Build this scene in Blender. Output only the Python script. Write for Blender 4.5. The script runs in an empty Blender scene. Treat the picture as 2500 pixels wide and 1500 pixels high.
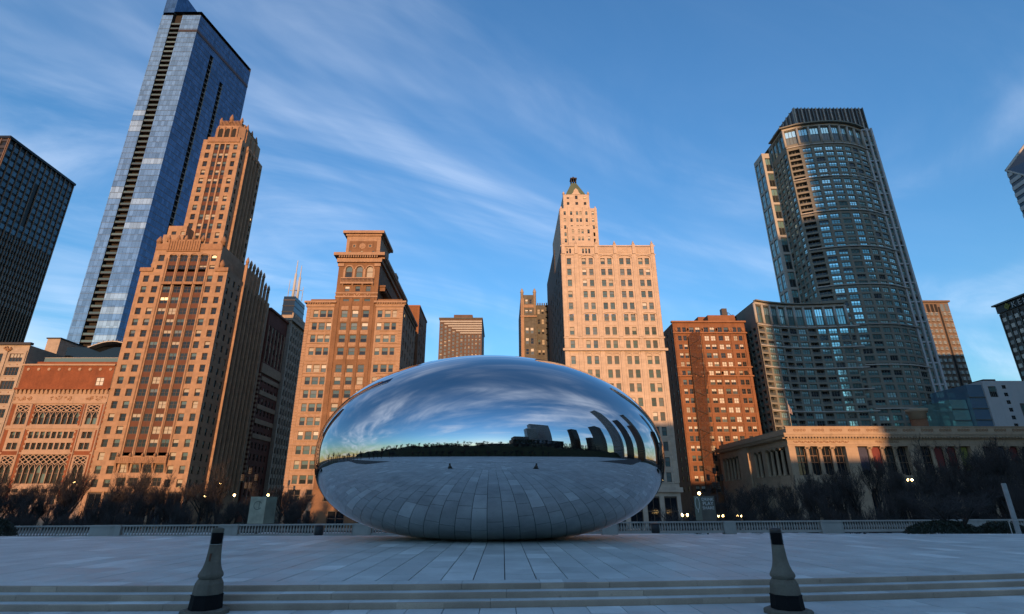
import bpy, math, random
from mathutils import Vector, Matrix
R = math.radians
rnd = random.Random(7)
scene = bpy.context.scene
C = scene.collection

# ------------------------------------------------------------------ camera
CAM_H = 1.93
F_PX = 1293.4 / 2500.0            # focal length as a share of the picture width
cam = bpy.data.cameras.new('camera')
cam.sensor_width = 36.0
cam.lens = 36.0 * F_PX
cam.shift_x = (1250 - 1228) / 2500.0
cam.clip_start = 0.1
cam.clip_end = 12000
cam_o = bpy.data.objects.new('camera', cam)
C.objects.link(cam_o)
cam_o.location = (0, 0, CAM_H)
cam_o.rotation_euler = (R(90 + 20.17), 0, 0)
scene.camera = cam_o

# ------------------------------------------------------------------ sky and sun
SUN_EL = 4.4
w = bpy.data.worlds.new('World')
scene.world = w
w.use_nodes = True
nt = w.node_tree
for n in list(nt.nodes):
    nt.nodes.remove(n)


def N(nt, typ, **kw):
    n = nt.nodes.new(typ)
    for k, v in kw.items():
        if k == 'ins':
            for kk, vv in v.items():
                n.inputs[kk].default_value = vv
        else:
            setattr(n, k, v)
    return n


sky = N(nt, 'ShaderNodeTexSky', sky_type='NISHITA', sun_disc=False, sun_elevation=R(SUN_EL),
        sun_rotation=R(180), altitude=200, air_density=1.3, dust_density=0.1, ozone_density=4.4)
bg = N(nt, 'ShaderNodeBackground')
bg.inputs['Strength'].default_value = 0.15
wo = N(nt, 'ShaderNodeOutputWorld')
# thin cirrus: the view direction is projected on a flat layer of cloud overhead
tc = N(nt, 'ShaderNodeTexCoord')
sep = N(nt, 'ShaderNodeSeparateXYZ')
nt.links.new(tc.outputs['Generated'], sep.inputs[0])
zc = N(nt, 'ShaderNodeMath', operation='MAXIMUM', ins={1: 0.0})
nt.links.new(sep.outputs['Z'], zc.inputs[0])
za = N(nt, 'ShaderNodeMath', operation='ADD', ins={1: 0.16})
nt.links.new(zc.outputs[0], za.inputs[0])
dx = N(nt, 'ShaderNodeMath', operation='DIVIDE')
dy = N(nt, 'ShaderNodeMath', operation='DIVIDE')
nt.links.new(sep.outputs['X'], dx.inputs[0]); nt.links.new(za.outputs[0], dx.inputs[1])
nt.links.new(sep.outputs['Y'], dy.inputs[0]); nt.links.new(za.outputs[0], dy.inputs[1])
cv = N(nt, 'ShaderNodeCombineXYZ')
nt.links.new(dx.outputs[0], cv.inputs[0]); nt.links.new(dy.outputs[0], cv.inputs[1])


def cloud_noise(rot, sc, scale, det, rough, dist):
    m = N(nt, 'ShaderNodeMapping', vector_type='TEXTURE')
    m.inputs['Rotation'].default_value = (0, 0, R(rot))
    m.inputs['Scale'].default_value = sc
    nt.links.new(cv.outputs[0], m.inputs['Vector'])
    no = N(nt, 'ShaderNodeTexNoise')
    no.inputs['Scale'].default_value = scale
    no.inputs['Detail'].default_value = det
    no.inputs['Roughness'].default_value = rough
    no.inputs['Distortion'].default_value = dist
    nt.links.new(m.outputs[0], no.inputs['Vector'])
    return no


big = cloud_noise(32, (1.5, 0.95, 1), 0.80, 5, 0.55, 0.9)
fine = cloud_noise(24, (1.7, 0.70, 1), 1.5, 10, 0.58, 1.2)
mul = N(nt, 'ShaderNodeMath', operation='MULTIPLY')
r1 = N(nt, 'ShaderNodeMapRange', interpolation_type='SMOOTHSTEP', ins={'From Min': 0.40, 'From Max': 0.66, 'To Min': 0.05})
r2 = N(nt, 'ShaderNodeMapRange', interpolation_type='SMOOTHSTEP', ins={'From Min': 0.30, 'From Max': 0.74})
nt.links.new(big.outputs['Fac'], r1.inputs['Value']); nt.links.new(fine.outputs['Fac'], r2.inputs['Value'])
nt.links.new(r1.outputs[0], mul.inputs[0]); nt.links.new(r2.outputs[0], mul.inputs[1])
cs = N(nt, 'ShaderNodeMath', operation='MULTIPLY', ins={1: 0.62}, use_clamp=True)
nt.links.new(mul.outputs[0], cs.inputs[0])
mix = N(nt, 'ShaderNodeMix', data_type='RGBA')
nt.links.new(cs.outputs[0], mix.inputs['Factor'])
nt.links.new(sky.outputs[0], mix.inputs['A'])
mix.inputs['B'].default_value = (2.2, 2.45, 2.9, 1)
nt.links.new(mix.outputs['Result'], bg.inputs['Color'])
nt.links.new(bg.outputs[0], wo.inputs['Surface'])

sun = bpy.data.lights.new('sun', 'SUN')
sun.energy = 2.0
sun.angle = R(0.5)
sun.color = (1.0, 0.55, 0.26)
sun_o = bpy.data.objects.new('sun', sun)
C.objects.link(sun_o)
sun_o.rotation_euler = Vector((0, math.cos(R(SUN_EL)), -math.sin(R(SUN_EL)))).to_track_quat('-Z', 'Y').to_euler()

vs = scene.view_settings
vs.view_transform = 'Standard'
vs.look = 'None'
vs.gamma = 1.0
vs.use_curve_mapping = False
vs.exposure = 1.6
scene.render.engine = 'CYCLES'

# ------------------------------------------------------------------ helpers
PITCH = R(20.17)


def at(px, py, Y):
    """point of the photograph (2500 px wide) on the vertical plane at distance Y"""
    u = (px - 1228) / 1293.4
    v = (750 - py) / 1293.4
    t = Y / (math.cos(PITCH) - v * math.sin(PITCH))
    return u * t, CAM_H + t * (math.sin(PITCH) + v * math.cos(PITCH))


WORLD = {}


def link(o, parent=None, basis=None):
    C.objects.link(o)
    if basis is not None:
        o.matrix_basis = basis
    if parent is not None:
        o.parent = parent
        o.matrix_parent_inverse = WORLD[parent.name].inverted()
    WORLD[o.name] = o.matrix_basis.copy()
    return o


def tag(o, label=None, cat=None, group=None, kind=None):
    if label: o['label'] = label
    if cat: o['category'] = cat
    if group: o['group'] = group
    if kind: o['kind'] = kind
    return o


def thing(name, loc, label, cat, group=None):
    o = bpy.data.objects.new(name, None)
    o.empty_display_size = 0.5
    link(o, None, Matrix.Translation(loc))
    return tag(o, label, cat, group)


class MB:
    def __init__(s):
        s.v = []; s.f = []; s.m = []; s.sm = []

    def face(s, pts, mi=0, smooth=False):
        n = len(s.v)
        s.v.extend(pts)
        s.f.append(tuple(range(n, n + len(pts)))); s.m.append(mi); s.sm.append(smooth)

    def box(s, x0, x1, y0, y1, z0, z1, mi=0):
        n = len(s.v)
        s.v.extend([(x, y, z) for x in (x0, x1) for y in (y0, y1) for z in (z0, z1)])
        for f in ((0, 1, 3, 2), (4, 6, 7, 5), (0, 4, 5, 1), (2, 3, 7, 6), (1, 5, 7, 3), (0, 2, 6, 4)):
            s.f.append(tuple(n + i for i in f)); s.m.append(mi); s.sm.append(False)
        return s

    def hull(s, a, b, mi=0, smooth=False, caps=True):
        """two rings of equal length joined"""
        n = len(s.v); k = len(a)
        s.v.extend(a); s.v.extend(b)
        for i in range(k):
            j = (i + 1) % k
            s.f.append((n + i, n + j, n + k + j, n + k + i)); s.m.append(mi); s.sm.append(smooth)
        if caps:
            s.f.append(tuple(n + i for i in reversed(range(k)))); s.m.append(mi); s.sm.append(False)
            s.f.append(tuple(n + k + i for i in range(k))); s.m.append(mi); s.sm.append(False)
        return s

    def prism_y(s, poly, y0, y1, mi=0):
        return s.hull([(x, y0, z) for x, z in poly], [(x, y1, z) for x, z in poly], mi)

    def prism_x(s, poly, x0, x1, mi=0):
        return s.hull([(x0, y, z) for y, z in poly], [(x1, y, z) for y, z in poly], mi)

    def prism_z(s, poly, z0, z1, mi=0):
        return s.hull([(x, y, z0) for x, y in poly], [(x, y, z1) for x, y in poly], mi)

    def lathe(s, cx, cy, prof, n=16, mi=0, smooth=True, rot=0.0):
        base = len(s.v)
        for r, z in prof:
            for i in range(n):
                a = 2 * math.pi * i / n + rot
                s.v.append((cx + r * math.cos(a), cy + r * math.sin(a), z))
        for k in range(len(prof) - 1):
            for i in range(n):
                j = (i + 1) % n
                s.f.append((base + k * n + i, base + k * n + j, base + (k + 1) * n + j, base + (k + 1) * n + i))
                s.m.append(mi); s.sm.append(smooth)
        s.f.append(tuple(base + i for i in reversed(range(n)))); s.m.append(mi); s.sm.append(False)
        e = base + (len(prof) - 1) * n
        s.f.append(tuple(e + i for i in range(n))); s.m.append(mi); s.sm.append(False)
        return s

    def tube(s, p, q, r0, r1, n=5, mi=0, smooth=True, caps=False):
        p = Vector(p); q = Vector(q)
        d = (q - p)
        if d.length < 1e-6:
            return s
        d.normalize()
        a = d.cross(Vector((0, 0, 1)) if abs(d.z) < 0.9 else Vector((1, 0, 0))).normalized()
        b = d.cross(a)
        A = []; B = []
        for i in range(n):
            t = 2 * math.pi * i / n
            o = a * math.cos(t) + b * math.sin(t)
            A.append(tuple(p + o * r0)); B.append(tuple(q + o * r1))
        s.hull(A, B, mi, smooth, caps)
        return s

    def bar(s, p, q, w, y0, y1, mi=0):
        """flat bar in an XZ plane from p to q (x, z), width w, depth y0..y1"""
        dx, dz = q[0] - p[0], q[1] - p[1]
        L = math.hypot(dx, dz) or 1e-6
        nx, nz = -dz / L * w / 2, dx / L * w / 2
        return s.prism_y([(p[0] + nx, p[1] + nz), (p[0] - nx, p[1] - nz), (q[0] - nx, q[1] - nz), (q[0] + nx, q[1] + nz)], y0, y1, mi)

    def mesh(s, name, mats):
        me = bpy.data.meshes.new(name)
        me.from_pydata([tuple(p) for p in s.v], [], s.f)
        for m in (mats if isinstance(mats, (list, tuple)) else [mats]):
            me.materials.append(m)
        me.polygons.foreach_set('material_index', s.m)
        me.polygons.foreach_set('use_smooth', s.sm)
        me.update()
        return me

    def build(s, name, mats, parent=None):
        return link(bpy.data.objects.new(name, s.mesh(name, mats)), parent)


def inst(name, me, parent, M):
    return link(bpy.data.objects.new(name, me), parent, M)


def boxpart(name, parent, mat, x0, x1, y0, y1, z0, z1):
    return MB().box(x0, x1, y0, y1, z0, z1).build(name, mat, parent)


def grid_wall(mb, P, u0, u1, z0, z1, openings, depth, mi=0, rmi=0):
    """wall in (u, z) with recessed openings; P(u, z, d) gives the point d metres inside the face"""
    us = sorted({round(a, 3) for a in [u0, u1] + [q for o in openings for q in o[:2]] if u0 - 1e-6 <= a <= u1 + 1e-6})
    zs = sorted({round(a, 3) for a in [z0, z1] + [q for o in openings for q in o[2:4]] if z0 - 1e-6 <= a <= z1 + 1e-6})
    rows = []
    for j in range(len(zs) - 1):
        zm = (zs[j] + zs[j + 1]) / 2
        ops = [o for o in openings if o[2] < zm < o[3]]
        i = 0
        while i < len(us) - 1:
            um = (us[i] + us[i + 1]) / 2
            if any(o[0] < um < o[1] for o in ops):
                i += 1
                continue
            k = i
            while k + 1 < len(us) - 1 and not any(o[0] < (us[k + 1] + us[k + 2]) / 2 < o[1] for o in ops):
                k += 1
            a, b = us[i], us[k + 1]
            mb.face([P(a, zs[j], 0), P(b, zs[j], 0), P(b, zs[j + 1], 0), P(a, zs[j + 1], 0)], mi)
            i = k + 1
    for a, b, c, d in [o[:4] for o in openings]:
        mb.face([P(a, c, 0), P(a, c, depth), P(a, d, depth), P(a, d, 0)], rmi)
        mb.face([P(b, c, 0), P(b, d, 0), P(b, d, depth), P(b, c, depth)], rmi)
        mb.face([P(a, d, 0), P(a, d, depth), P(b, d, depth), P(b, d, 0)], rmi)
        mb.face([P(a, c, 0), P(b, c, 0), P(b, c, depth), P(a, c, depth)], rmi)


def Pf(y): return lambda u, z, d: (u, y + d, z)
def Pl(x): return lambda u, z, d: (x + d, u, z)
def Pr(x): return lambda u, z, d: (x - d, u, z)


def shell(name, parent, mats, x0, x1, y0, y1, z0, z1, F=(), L=(), Rt=(), depth=0.35, build=True, mb=None):
    own = mb is None
    mb = mb or MB()
    grid_wall(mb, Pf(y0), x0, x1, z0, z1, list(F), depth)
    grid_wall(mb, Pl(x0), y0, y1, z0, z1, list(L), depth)
    grid_wall(mb, Pr(x1), y0, y1, z0, z1, list(Rt), depth)
    mb.face([(x0, y1, z0), (x1, y1, z0), (x1, y1, z1), (x0, y1, z1)])
    mb.face([(x0, y0, z1), (x1, y0, z1), (x1, y1, z1), (x0, y1, z1)])
    if own and build:
        return mb.build(name, mats, parent)
    return mb


ROTL = Matrix.Rotation(R(-90), 4, 'Z')
ROTR = Matrix.Rotation(R(90), 4, 'Z')


def win(parent, me, face, plane, o, rec=0.25, name='window'):
    u, z = (o[0] + o[1]) / 2, (o[2] + o[3]) / 2
    S = Matrix.Diagonal((o[1] - o[0], 1, o[3] - o[2], 1))
    if face == 'F':
        M = Matrix.Translation((u, plane + rec, z)) @ S
    elif face == 'L':
        M = Matrix.Translation((plane + rec, u, z)) @ ROTL @ S
    else:
        M = Matrix.Translation((plane - rec, u, z)) @ ROTR @ S
    return inst(name, me, parent, M)


# ------------------------------------------------------------------ materials
MATS = {}


def newmat(name):
    m = bpy.data.materials.new(name)
    m.use_nodes = True
    MATS[name] = m
    return m, m.node_tree, m.node_tree.nodes['Principled BSDF']


def c4(c, k=1.0): return (c[0] * k, c[1] * k, c[2] * k, 1)


def surf(name, col, rough=0.8, var=0.10, blocks=None, mortar=0.75, streak=0.22, fine=6.0, bump=0.15, spec=0.3, metal=0.0, mott=0.35):
    """stone / brick / concrete: block-wise tint, broad mottling, vertical weather streaks and fine relief"""
    m, nt, b = newmat(name)
    col = tuple(c * 0.61 for c in col)
    L = nt.links.new
    g = N(nt, 'ShaderNodeNewGeometry')
    s = N(nt, 'ShaderNodeSeparateXYZ'); L(g.outputs['Position'], s.inputs[0])
    ad = N(nt, 'ShaderNodeMath', operation='ADD'); L(s.outputs['X'], ad.inputs[0]); L(s.outputs['Y'], ad.inputs[1])
    cv = N(nt, 'ShaderNodeCombineXYZ'); L(ad.outputs[0], cv.inputs['X']); L(s.outputs['Z'], cv.inputs['Y'])
    out = None
    if blocks:
        bt = N(nt, 'ShaderNodeTexBrick', offset=0.5)
        bt.inputs['Scale'].default_value = 1.0
        bt.inputs['Brick Width'].default_value = blocks[0]
        bt.inputs['Row Height'].default_value = blocks[1]
        bt.inputs['Mortar Size'].default_value = blocks[2] if len(blocks) > 2 else 0.012
        bt.inputs['Color1'].default_value = c4(col, 1 + var)
        bt.inputs['Color2'].default_value = c4(col, 1 - var)
        bt.inputs['Mortar'].default_value = c4(col, mortar)
        L(cv.outputs[0], bt.inputs['Vector'])
        out = bt.outputs['Color']
    else:
        rgb = N(nt, 'ShaderNodeRGB'); rgb.outputs[0].default_value = c4(col)
        out = rgb.outputs[0]
    n1 = N(nt, 'ShaderNodeTexNoise', ins={'Scale': mott, 'Detail': 5.0, 'Roughness': 0.6}); L(g.outputs['Position'], n1.inputs['Vector'])
    mp = N(nt, 'ShaderNodeMapping'); mp.inputs['Scale'].default_value = (1.3, 0.07, 1); L(cv.outputs[0], mp.inputs['Vector'])
    n2 = N(nt, 'ShaderNodeTexNoise', ins={'Scale': 1.0, 'Detail': 4.0, 'Roughness': 0.6}); L(mp.outputs[0], n2.inputs['Vector'])
    r1 = N(nt, 'ShaderNodeMapRange', ins={'From Min': 0.3, 'From Max': 0.7, 'To Min': 1 - var * 1.2, 'To Max': 1 + var * 0.8}); L(n1.outputs['Fac'], r1.inputs['Value'])
    r2 = N(nt, 'ShaderNodeMapRange', ins={'From Min': 0.52, 'From Max': 0.75, 'To Min': 1.0, 'To Max': 1 - streak}); L(n2.outputs['Fac'], r2.inputs['Value'])
    mu = N(nt, 'ShaderNodeMath', operation='MULTIPLY'); L(r1.outputs[0], mu.inputs[0]); L(r2.outputs[0], mu.inputs[1])
    mx = N(nt, 'ShaderNodeVectorMath', operation='SCALE'); L(out, mx.inputs[0]); L(mu.outputs[0], mx.inputs['Scale'])
    L(mx.outputs[0], b.inputs['Base Color'])
    n3 = N(nt, 'ShaderNodeTexNoise', ins={'Scale': fine, 'Detail': 6.0}); L(g.outputs['Position'], n3.inputs['Vector'])
    bp = N(nt, 'ShaderNodeBump', ins={'Strength': bump, 'Distance': 0.05}); L(n3.outputs['Fac'], bp.inputs['Height'])
    L(bp.outputs[0], b.inputs['Normal'])
    b.inputs['Roughness'].default_value = rough
    b.inputs['Specular IOR Level'].default_value = spec
    b.inputs['Metallic'].default_value = metal
    return m


def plain(name, col, rough=0.6, metal=0.0, spec=0.5, emit=None, es=0.0, coat=0.0, nscale=3.0, nvar=0.12):
    m, nt, b = newmat(name)
    g = N(nt, 'ShaderNodeNewGeometry')
    n = N(nt, 'ShaderNodeTexNoise', ins={'Scale': nscale, 'Detail': 4.0})
    nt.links.new(g.outputs['Position'], n.inputs['Vector'])
    r = N(nt, 'ShaderNodeMapRange', ins={'From Min': 0.3, 'From Max': 0.7, 'To Min': 1 - nvar, 'To Max': 1 + nvar})
    nt.links.new(n.outputs['Fac'], r.inputs['Value'])
    rgb = N(nt, 'ShaderNodeRGB'); rgb.outputs[0].default_value = c4(col)
    mx = N(nt, 'ShaderNodeVectorMath', operation='SCALE')
    nt.links.new(rgb.outputs[0], mx.inputs[0]); nt.links.new(r.outputs[0], mx.inputs['Scale'])
    nt.links.new(mx.outputs[0], b.inputs['Base Color'])
    b.inputs['Roughness'].default_value = rough
    b.inputs['Metallic'].default_value = metal
    b.inputs['Specular IOR Level'].default_value = spec
    b.inputs['Coat Weight'].default_value = coat
    b.inputs['Coat Roughness'].default_value = 0.05
    if emit:
        b.inputs['Emission Color'].default_value = c4(emit)
        b.inputs['Emission Strength'].default_value = es
    return m


def glass(name, col, rough=0.04, spec=0.6, metal=0.0, wob=0.02, var=0.35):
    """window glass seen from outside by day: dark body, mirror-like skin, slightly wavy, each pane its own tone"""
    m, nt, b = newmat(name)
    L = nt.links.new
    oi = N(nt, 'ShaderNodeObjectInfo')
    r = N(nt, 'ShaderNodeMapRange', ins={'To Min': 1 - var, 'To Max': 1 + var}); L(oi.outputs['Random'], r.inputs['Value'])
    rgb = N(nt, 'ShaderNodeRGB'); rgb.outputs[0].default_value = c4(col)
    mx = N(nt, 'ShaderNodeVectorMath', operation='SCALE'); L(rgb.outputs[0], mx.inputs[0]); L(r.outputs[0], mx.inputs['Scale'])
    L(mx.outputs[0], b.inputs['Base Color'])
    g = N(nt, 'ShaderNodeNewGeometry')
    n = N(nt, 'ShaderNodeTexNoise', ins={'Scale': 0.9, 'Detail': 2.0}); L(g.outputs['Position'], n.inputs['Vector'])
    bp = N(nt, 'ShaderNodeBump', ins={'Strength': wob * 5, 'Distance': 0.1}); L(n.outputs['Fac'], bp.inputs['Height'])
    L(bp.outputs[0], b.inputs['Normal'])
    b.inputs['Roughness'].default_value = rough
    b.inputs['Specular IOR Level'].default_value = spec
    b.inputs['Metallic'].default_value = metal
    return m


M_TERRA = surf('terracotta_tan', (0.49, 0.305, 0.19), blocks=(1.5, 0.85, 0.01), var=0.11, mortar=0.85)
M_TERRA_ORN = surf('terracotta_ornament', (0.42, 0.24, 0.14), var=0.16, fine=2.5, bump=0.8, mott=1.2)
M_SPAN = surf('spandrel_brown', (0.15, 0.05, 0.02), var=0.12, rough=0.55)
M_GSTONE = surf('limestone_pinkish', (0.52, 0.36, 0.255), blocks=(1.1, 0.5, 0.01), var=0.06, mortar=0.85)
M_GBRICK = surf('red_brick', (0.27, 0.085, 0.035), blocks=(0.24, 0.08, 0.012), var=0.20, mortar=1.25)
M_B8 = surf('terracotta_orange', (0.52, 0.335, 0.22), blocks=(0.9, 0.42, 0.02), var=0.08, mortar=0.72)
M_B8BR = surf('brown_brick', (0.28, 0.15, 0.08), blocks=(0.24, 0.08, 0.012), var=0.18, mortar=1.1)
M_B12 = surf('cream_terracotta', (0.72, 0.57, 0.45), blocks=(1.2, 0.6, 0.008), var=0.07, mortar=0.88, streak=0.12)
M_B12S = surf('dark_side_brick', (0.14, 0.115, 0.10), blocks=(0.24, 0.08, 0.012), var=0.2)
M_B13 = surf('orange_brown_brick', (0.32, 0.14, 0.07), blocks=(0.24, 0.08, 0.012), var=0.16, mortar=1.1)
M_B13S = surf('brown_stone_band', (0.40, 0.19, 0.10), var=0.1)
M_PRE = surf('taupe_precast', (0.30, 0.285, 0.235), var=0.05, streak=0.08)
M_PREL = surf('pale_precast', (0.58, 0.55, 0.50), var=0.05, streak=0.1)
M_CC = surf('grey_limestone', (0.56, 0.41, 0.285), blocks=(1.6, 0.7, 0.01), var=0.06, mortar=0.8)
M_B6 = surf('dark_red_brick', (0.20, 0.055, 0.035), blocks=(0.24, 0.08, 0.012), var=0.2)
M_CREAM = surf('cream_stone', (0.52, 0.42, 0.33), blocks=(1.0, 0.5, 0.01), var=0.08)
M_GREYST = surf('dark_grey_stone', (0.16, 0.155, 0.135), blocks=(1.0, 0.5, 0.01), var=0.15)  # dark tone carries the gothic building's shade in its base colour
M_WHITE = surf('white_render', (0.62, 0.64, 0.66), var=0.04, streak=0.1)
M_BLACKM = plain('black_metal', (0.012, 0.013, 0.015), 0.4, 0.3)
M_DARKM = plain('dark_bronze_metal', (0.05, 0.04, 0.035), 0.45, 0.4)
M_BRONZE = plain('bronze_mullion', (0.16, 0.10, 0.065), 0.45, 0.3)
M_FRAME = plain('brown_window_frame', (0.06, 0.035, 0.022), 0.5)
M_FRAMEL = plain('pale_window_frame', (0.30, 0.29, 0.26), 0.5)
M_FRAMEG = plain('grey_green_frame', (0.09, 0.10, 0.095), 0.4, 0.2)
M_GL = glass('glass_dark', (0.022, 0.026, 0.028), spec=0.4)
M_GLT = glass('glass_teal', (0.07, 0.11, 0.11))
M_GLG = glass('glass_grey', (0.11, 0.135, 0.135))
M_BLIND = plain('window_blind', (0.32, 0.28, 0.21), 0.7, coat=0.6, nvar=0.05)
M_BLINDW = plain('white_blind_and_glare', (0.50, 0.47, 0.41), 0.7, coat=0.6, nvar=0.05)  # white blinds, and the sky glare painted onto the brick blocks' panes
M_TEALB = glass('glass_bright_teal', (0.52, 0.80, 0.80), var=0.3, metal=0.6)
M_TEALD = glass('glass_deep_teal', (0.19, 0.34, 0.34), var=0.45, metal=0.55)
M_VOID = plain('dark_recess', (0.015, 0.013, 0.012), 0.9)
M_COPPER = surf('green_copper_roof', (0.16, 0.21, 0.13), var=0.15, rough=0.6)
M_TANB = surf('grey_tan_brick', (0.24, 0.175, 0.135), var=0.1)
M_LITW = plain('lit_room', (0.5, 0.4, 0.25), 0.5, emit=(1.0, 0.66, 0.30), es=0.45)
M_LEDGE = surf('grey_brown_brick', (0.20, 0.135, 0.11), blocks=(0.24, 0.08, 0.012), var=0.15)
M_ROOF = plain('dark_roofing', (0.035, 0.033, 0.032), 0.8)
M_BLACKG = glass('glass_black', (0.012, 0.016, 0.022), rough=0.06, spec=0.5)


def quadm(mb, x0, x1, z0, z1, y, mi):
    mb.face([(x0, y, z0), (x1, y, z0), (x1, y, z1), (x0, y, z1)], mi)


WM = {}


def winmesh(kind, up, lo, frame):
    """unit window, 1 x 1, facing -Y; up / lo = materials of the two sashes"""
    key = (kind, up.name, lo.name, frame.name)
    if key in WM:
        return WM[key]
    mb = MB()
    t = 0.055
    lights = {'sash': 1, 'double': 2, 'triple': 3, 'wide': 4, 'arch': 1}[kind]
    arch = kind == 'arch'
    top = 0.5
    if arch:
        pts = [(-0.5, -0.5), (0.5, -0.5)] + [(0.5 * math.cos(a), 0.28 + 0.22 * math.sin(a)) for a in [math.pi * i / 8 for i in range(9)]]
        inn = [(x * 0.86, z * 0.92) for x, z in pts]
        n = len(mb.v)
        mb.v += [(x, -0.08, z) for x, z in pts] + [(x, -0.08, z) for x, z in inn] + [(x, -0.01, z) for x, z in inn] + [(x, 0.06, z) for x, z in pts]
        k = len(pts)
        for i in range(k):
            j = (i + 1) % k
            mb.f += [(n + i, n + j, n + k + j, n + k + i), (n + k + i, n + k + j, n + 2 * k + j, n + 2 * k + i), (n + 3 * k + i, n + 3 * k + j, n + j, n + i)]
            mb.m += [0] * 3; mb.sm += [False] * 3
        mb.face([(x, -0.01, z) for x, z in inn if z > 0.02] + [(-0.43, -0.01, 0.02), (0.43, -0.01, 0.02)][::1], 1)
        quadm(mb, -0.44, 0.44, -0.47, 0.02, -0.012, 2)
        mb.box(-0.44, 0.44, -0.06, 0.0, 0.0, 0.045, 0)
    else:
        mb.box(-0.5, 0.5, -0.08, 0.06, 0.5 - t, 0.5, 0)
        mb.box(-0.5, 0.5, -0.08, 0.06, -0.5, -0.5 + t, 0)
        mb.box(-0.5, -0.5 + t, -0.08, 0.06, -0.5 + t, 0.5 - t, 0)
        mb.box(0.5 - t, 0.5, -0.08, 0.06, -0.5 + t, 0.5 - t, 0)
        for i in range(lights):
            a = -0.5 + t + (1 - 2 * t) * i / lights
            b = -0.5 + t + (1 - 2 * t) * (i + 1) / lights
            if i:
                mb.box(a - t * 0.45, a + t * 0.45, -0.07, 0.05, -0.5 + t, 0.5 - t, 0)
            quadm(mb, a, b, 0.02, 0.5 - t, 0.0, 1)
            quadm(mb, a, b, -0.5 + t, 0.02, 0.012, 2)
        mb.box(-0.5 + t, 0.5 - t, -0.05, 0.03, 0.0, 0.04, 0)
    me = mb.mesh(kind + '_window', [frame, up, lo])
    WM[key] = me
    return me


def pick(kind, mix, frame=None):
    """one of a few weighted window looks"""
    frame = frame or M_FRAME
    r = rnd.random() * sum(w for w, _, _ in mix)
    for wgt, u, l in mix:
        r -= wgt
        if r <= 0:
            return winmesh(kind, u, l, frame)
    return winmesh(kind, mix[-1][1], mix[-1][2], frame)


MIX_DARK = [(6, M_GL, M_GL), (2, M_GLT, M_GL), (2.2, M_BLIND, M_GL), (0.8, M_BLIND, M_BLIND), (0.6, M_GLG, M_GL), (0.12, M_LITW, M_GL)]
MIX_GREY = [(4, M_GLG, M_GLG), (4, M_GLT, M_GLT), (3, M_GLG, M_GLT), (1.2, M_BLIND, M_GLT), (1, M_BLINDW, M_GLG)]
MIX_TAN = [(5, M_GLT, M_GL), (3, M_GLG, M_GLT), (2.5, M_BLIND, M_GLT), (1, M_BLIND, M_BLIND), (1, M_BLINDW, M_GLG)]
MIX_GLARE = [(4, M_BLINDW, M_BLINDW), (3, M_BLINDW, M_GLG), (3, M_GL, M_GL), (2, M_GLT, M_GL), (2, M_BLINDW, M_GL)]  # sunrise sky glare on the glass painted as white panes

# ------------------------------------------------------------------ buildings along the avenue
ST = -4.5            # level of the avenue
FY = 145.0           # line of the street fronts


def finial(mb, x, y, z, h, r, mi=0):
    mb.lathe(x, y, [(r, z), (r, z + h * 0.35), (r * 1.25, z + h * 0.4), (r * 1.1, z + h * 0.55), (r * 0.75, z + h * 0.75), (r * 0.15, z + h)], 6, mi, True)


def arc_pts(cx, z, a, r, n=8, pointed=False):
    out = []
    for i in range(n + 1):
        t = math.pi * i / n
        x = math.cos(t)
        s = math.sin(t)
        if pointed:
            s = (1 - abs(x) ** 1.7)
        out.append((cx + a * x, z + r * s))
    return out


def arch_ring(mb, cx, z, a, r, th, y0, y1, mi=0, pointed=False, n=8):
    o = arc_pts(cx, z, a, r, n, pointed); i_ = arc_pts(cx, z, a - th, r - th, n, pointed)
    for k in range(n):
        mb.prism_y([o[k], o[k + 1], i_[k + 1], i_[k]], y0, y1, mi)


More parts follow.
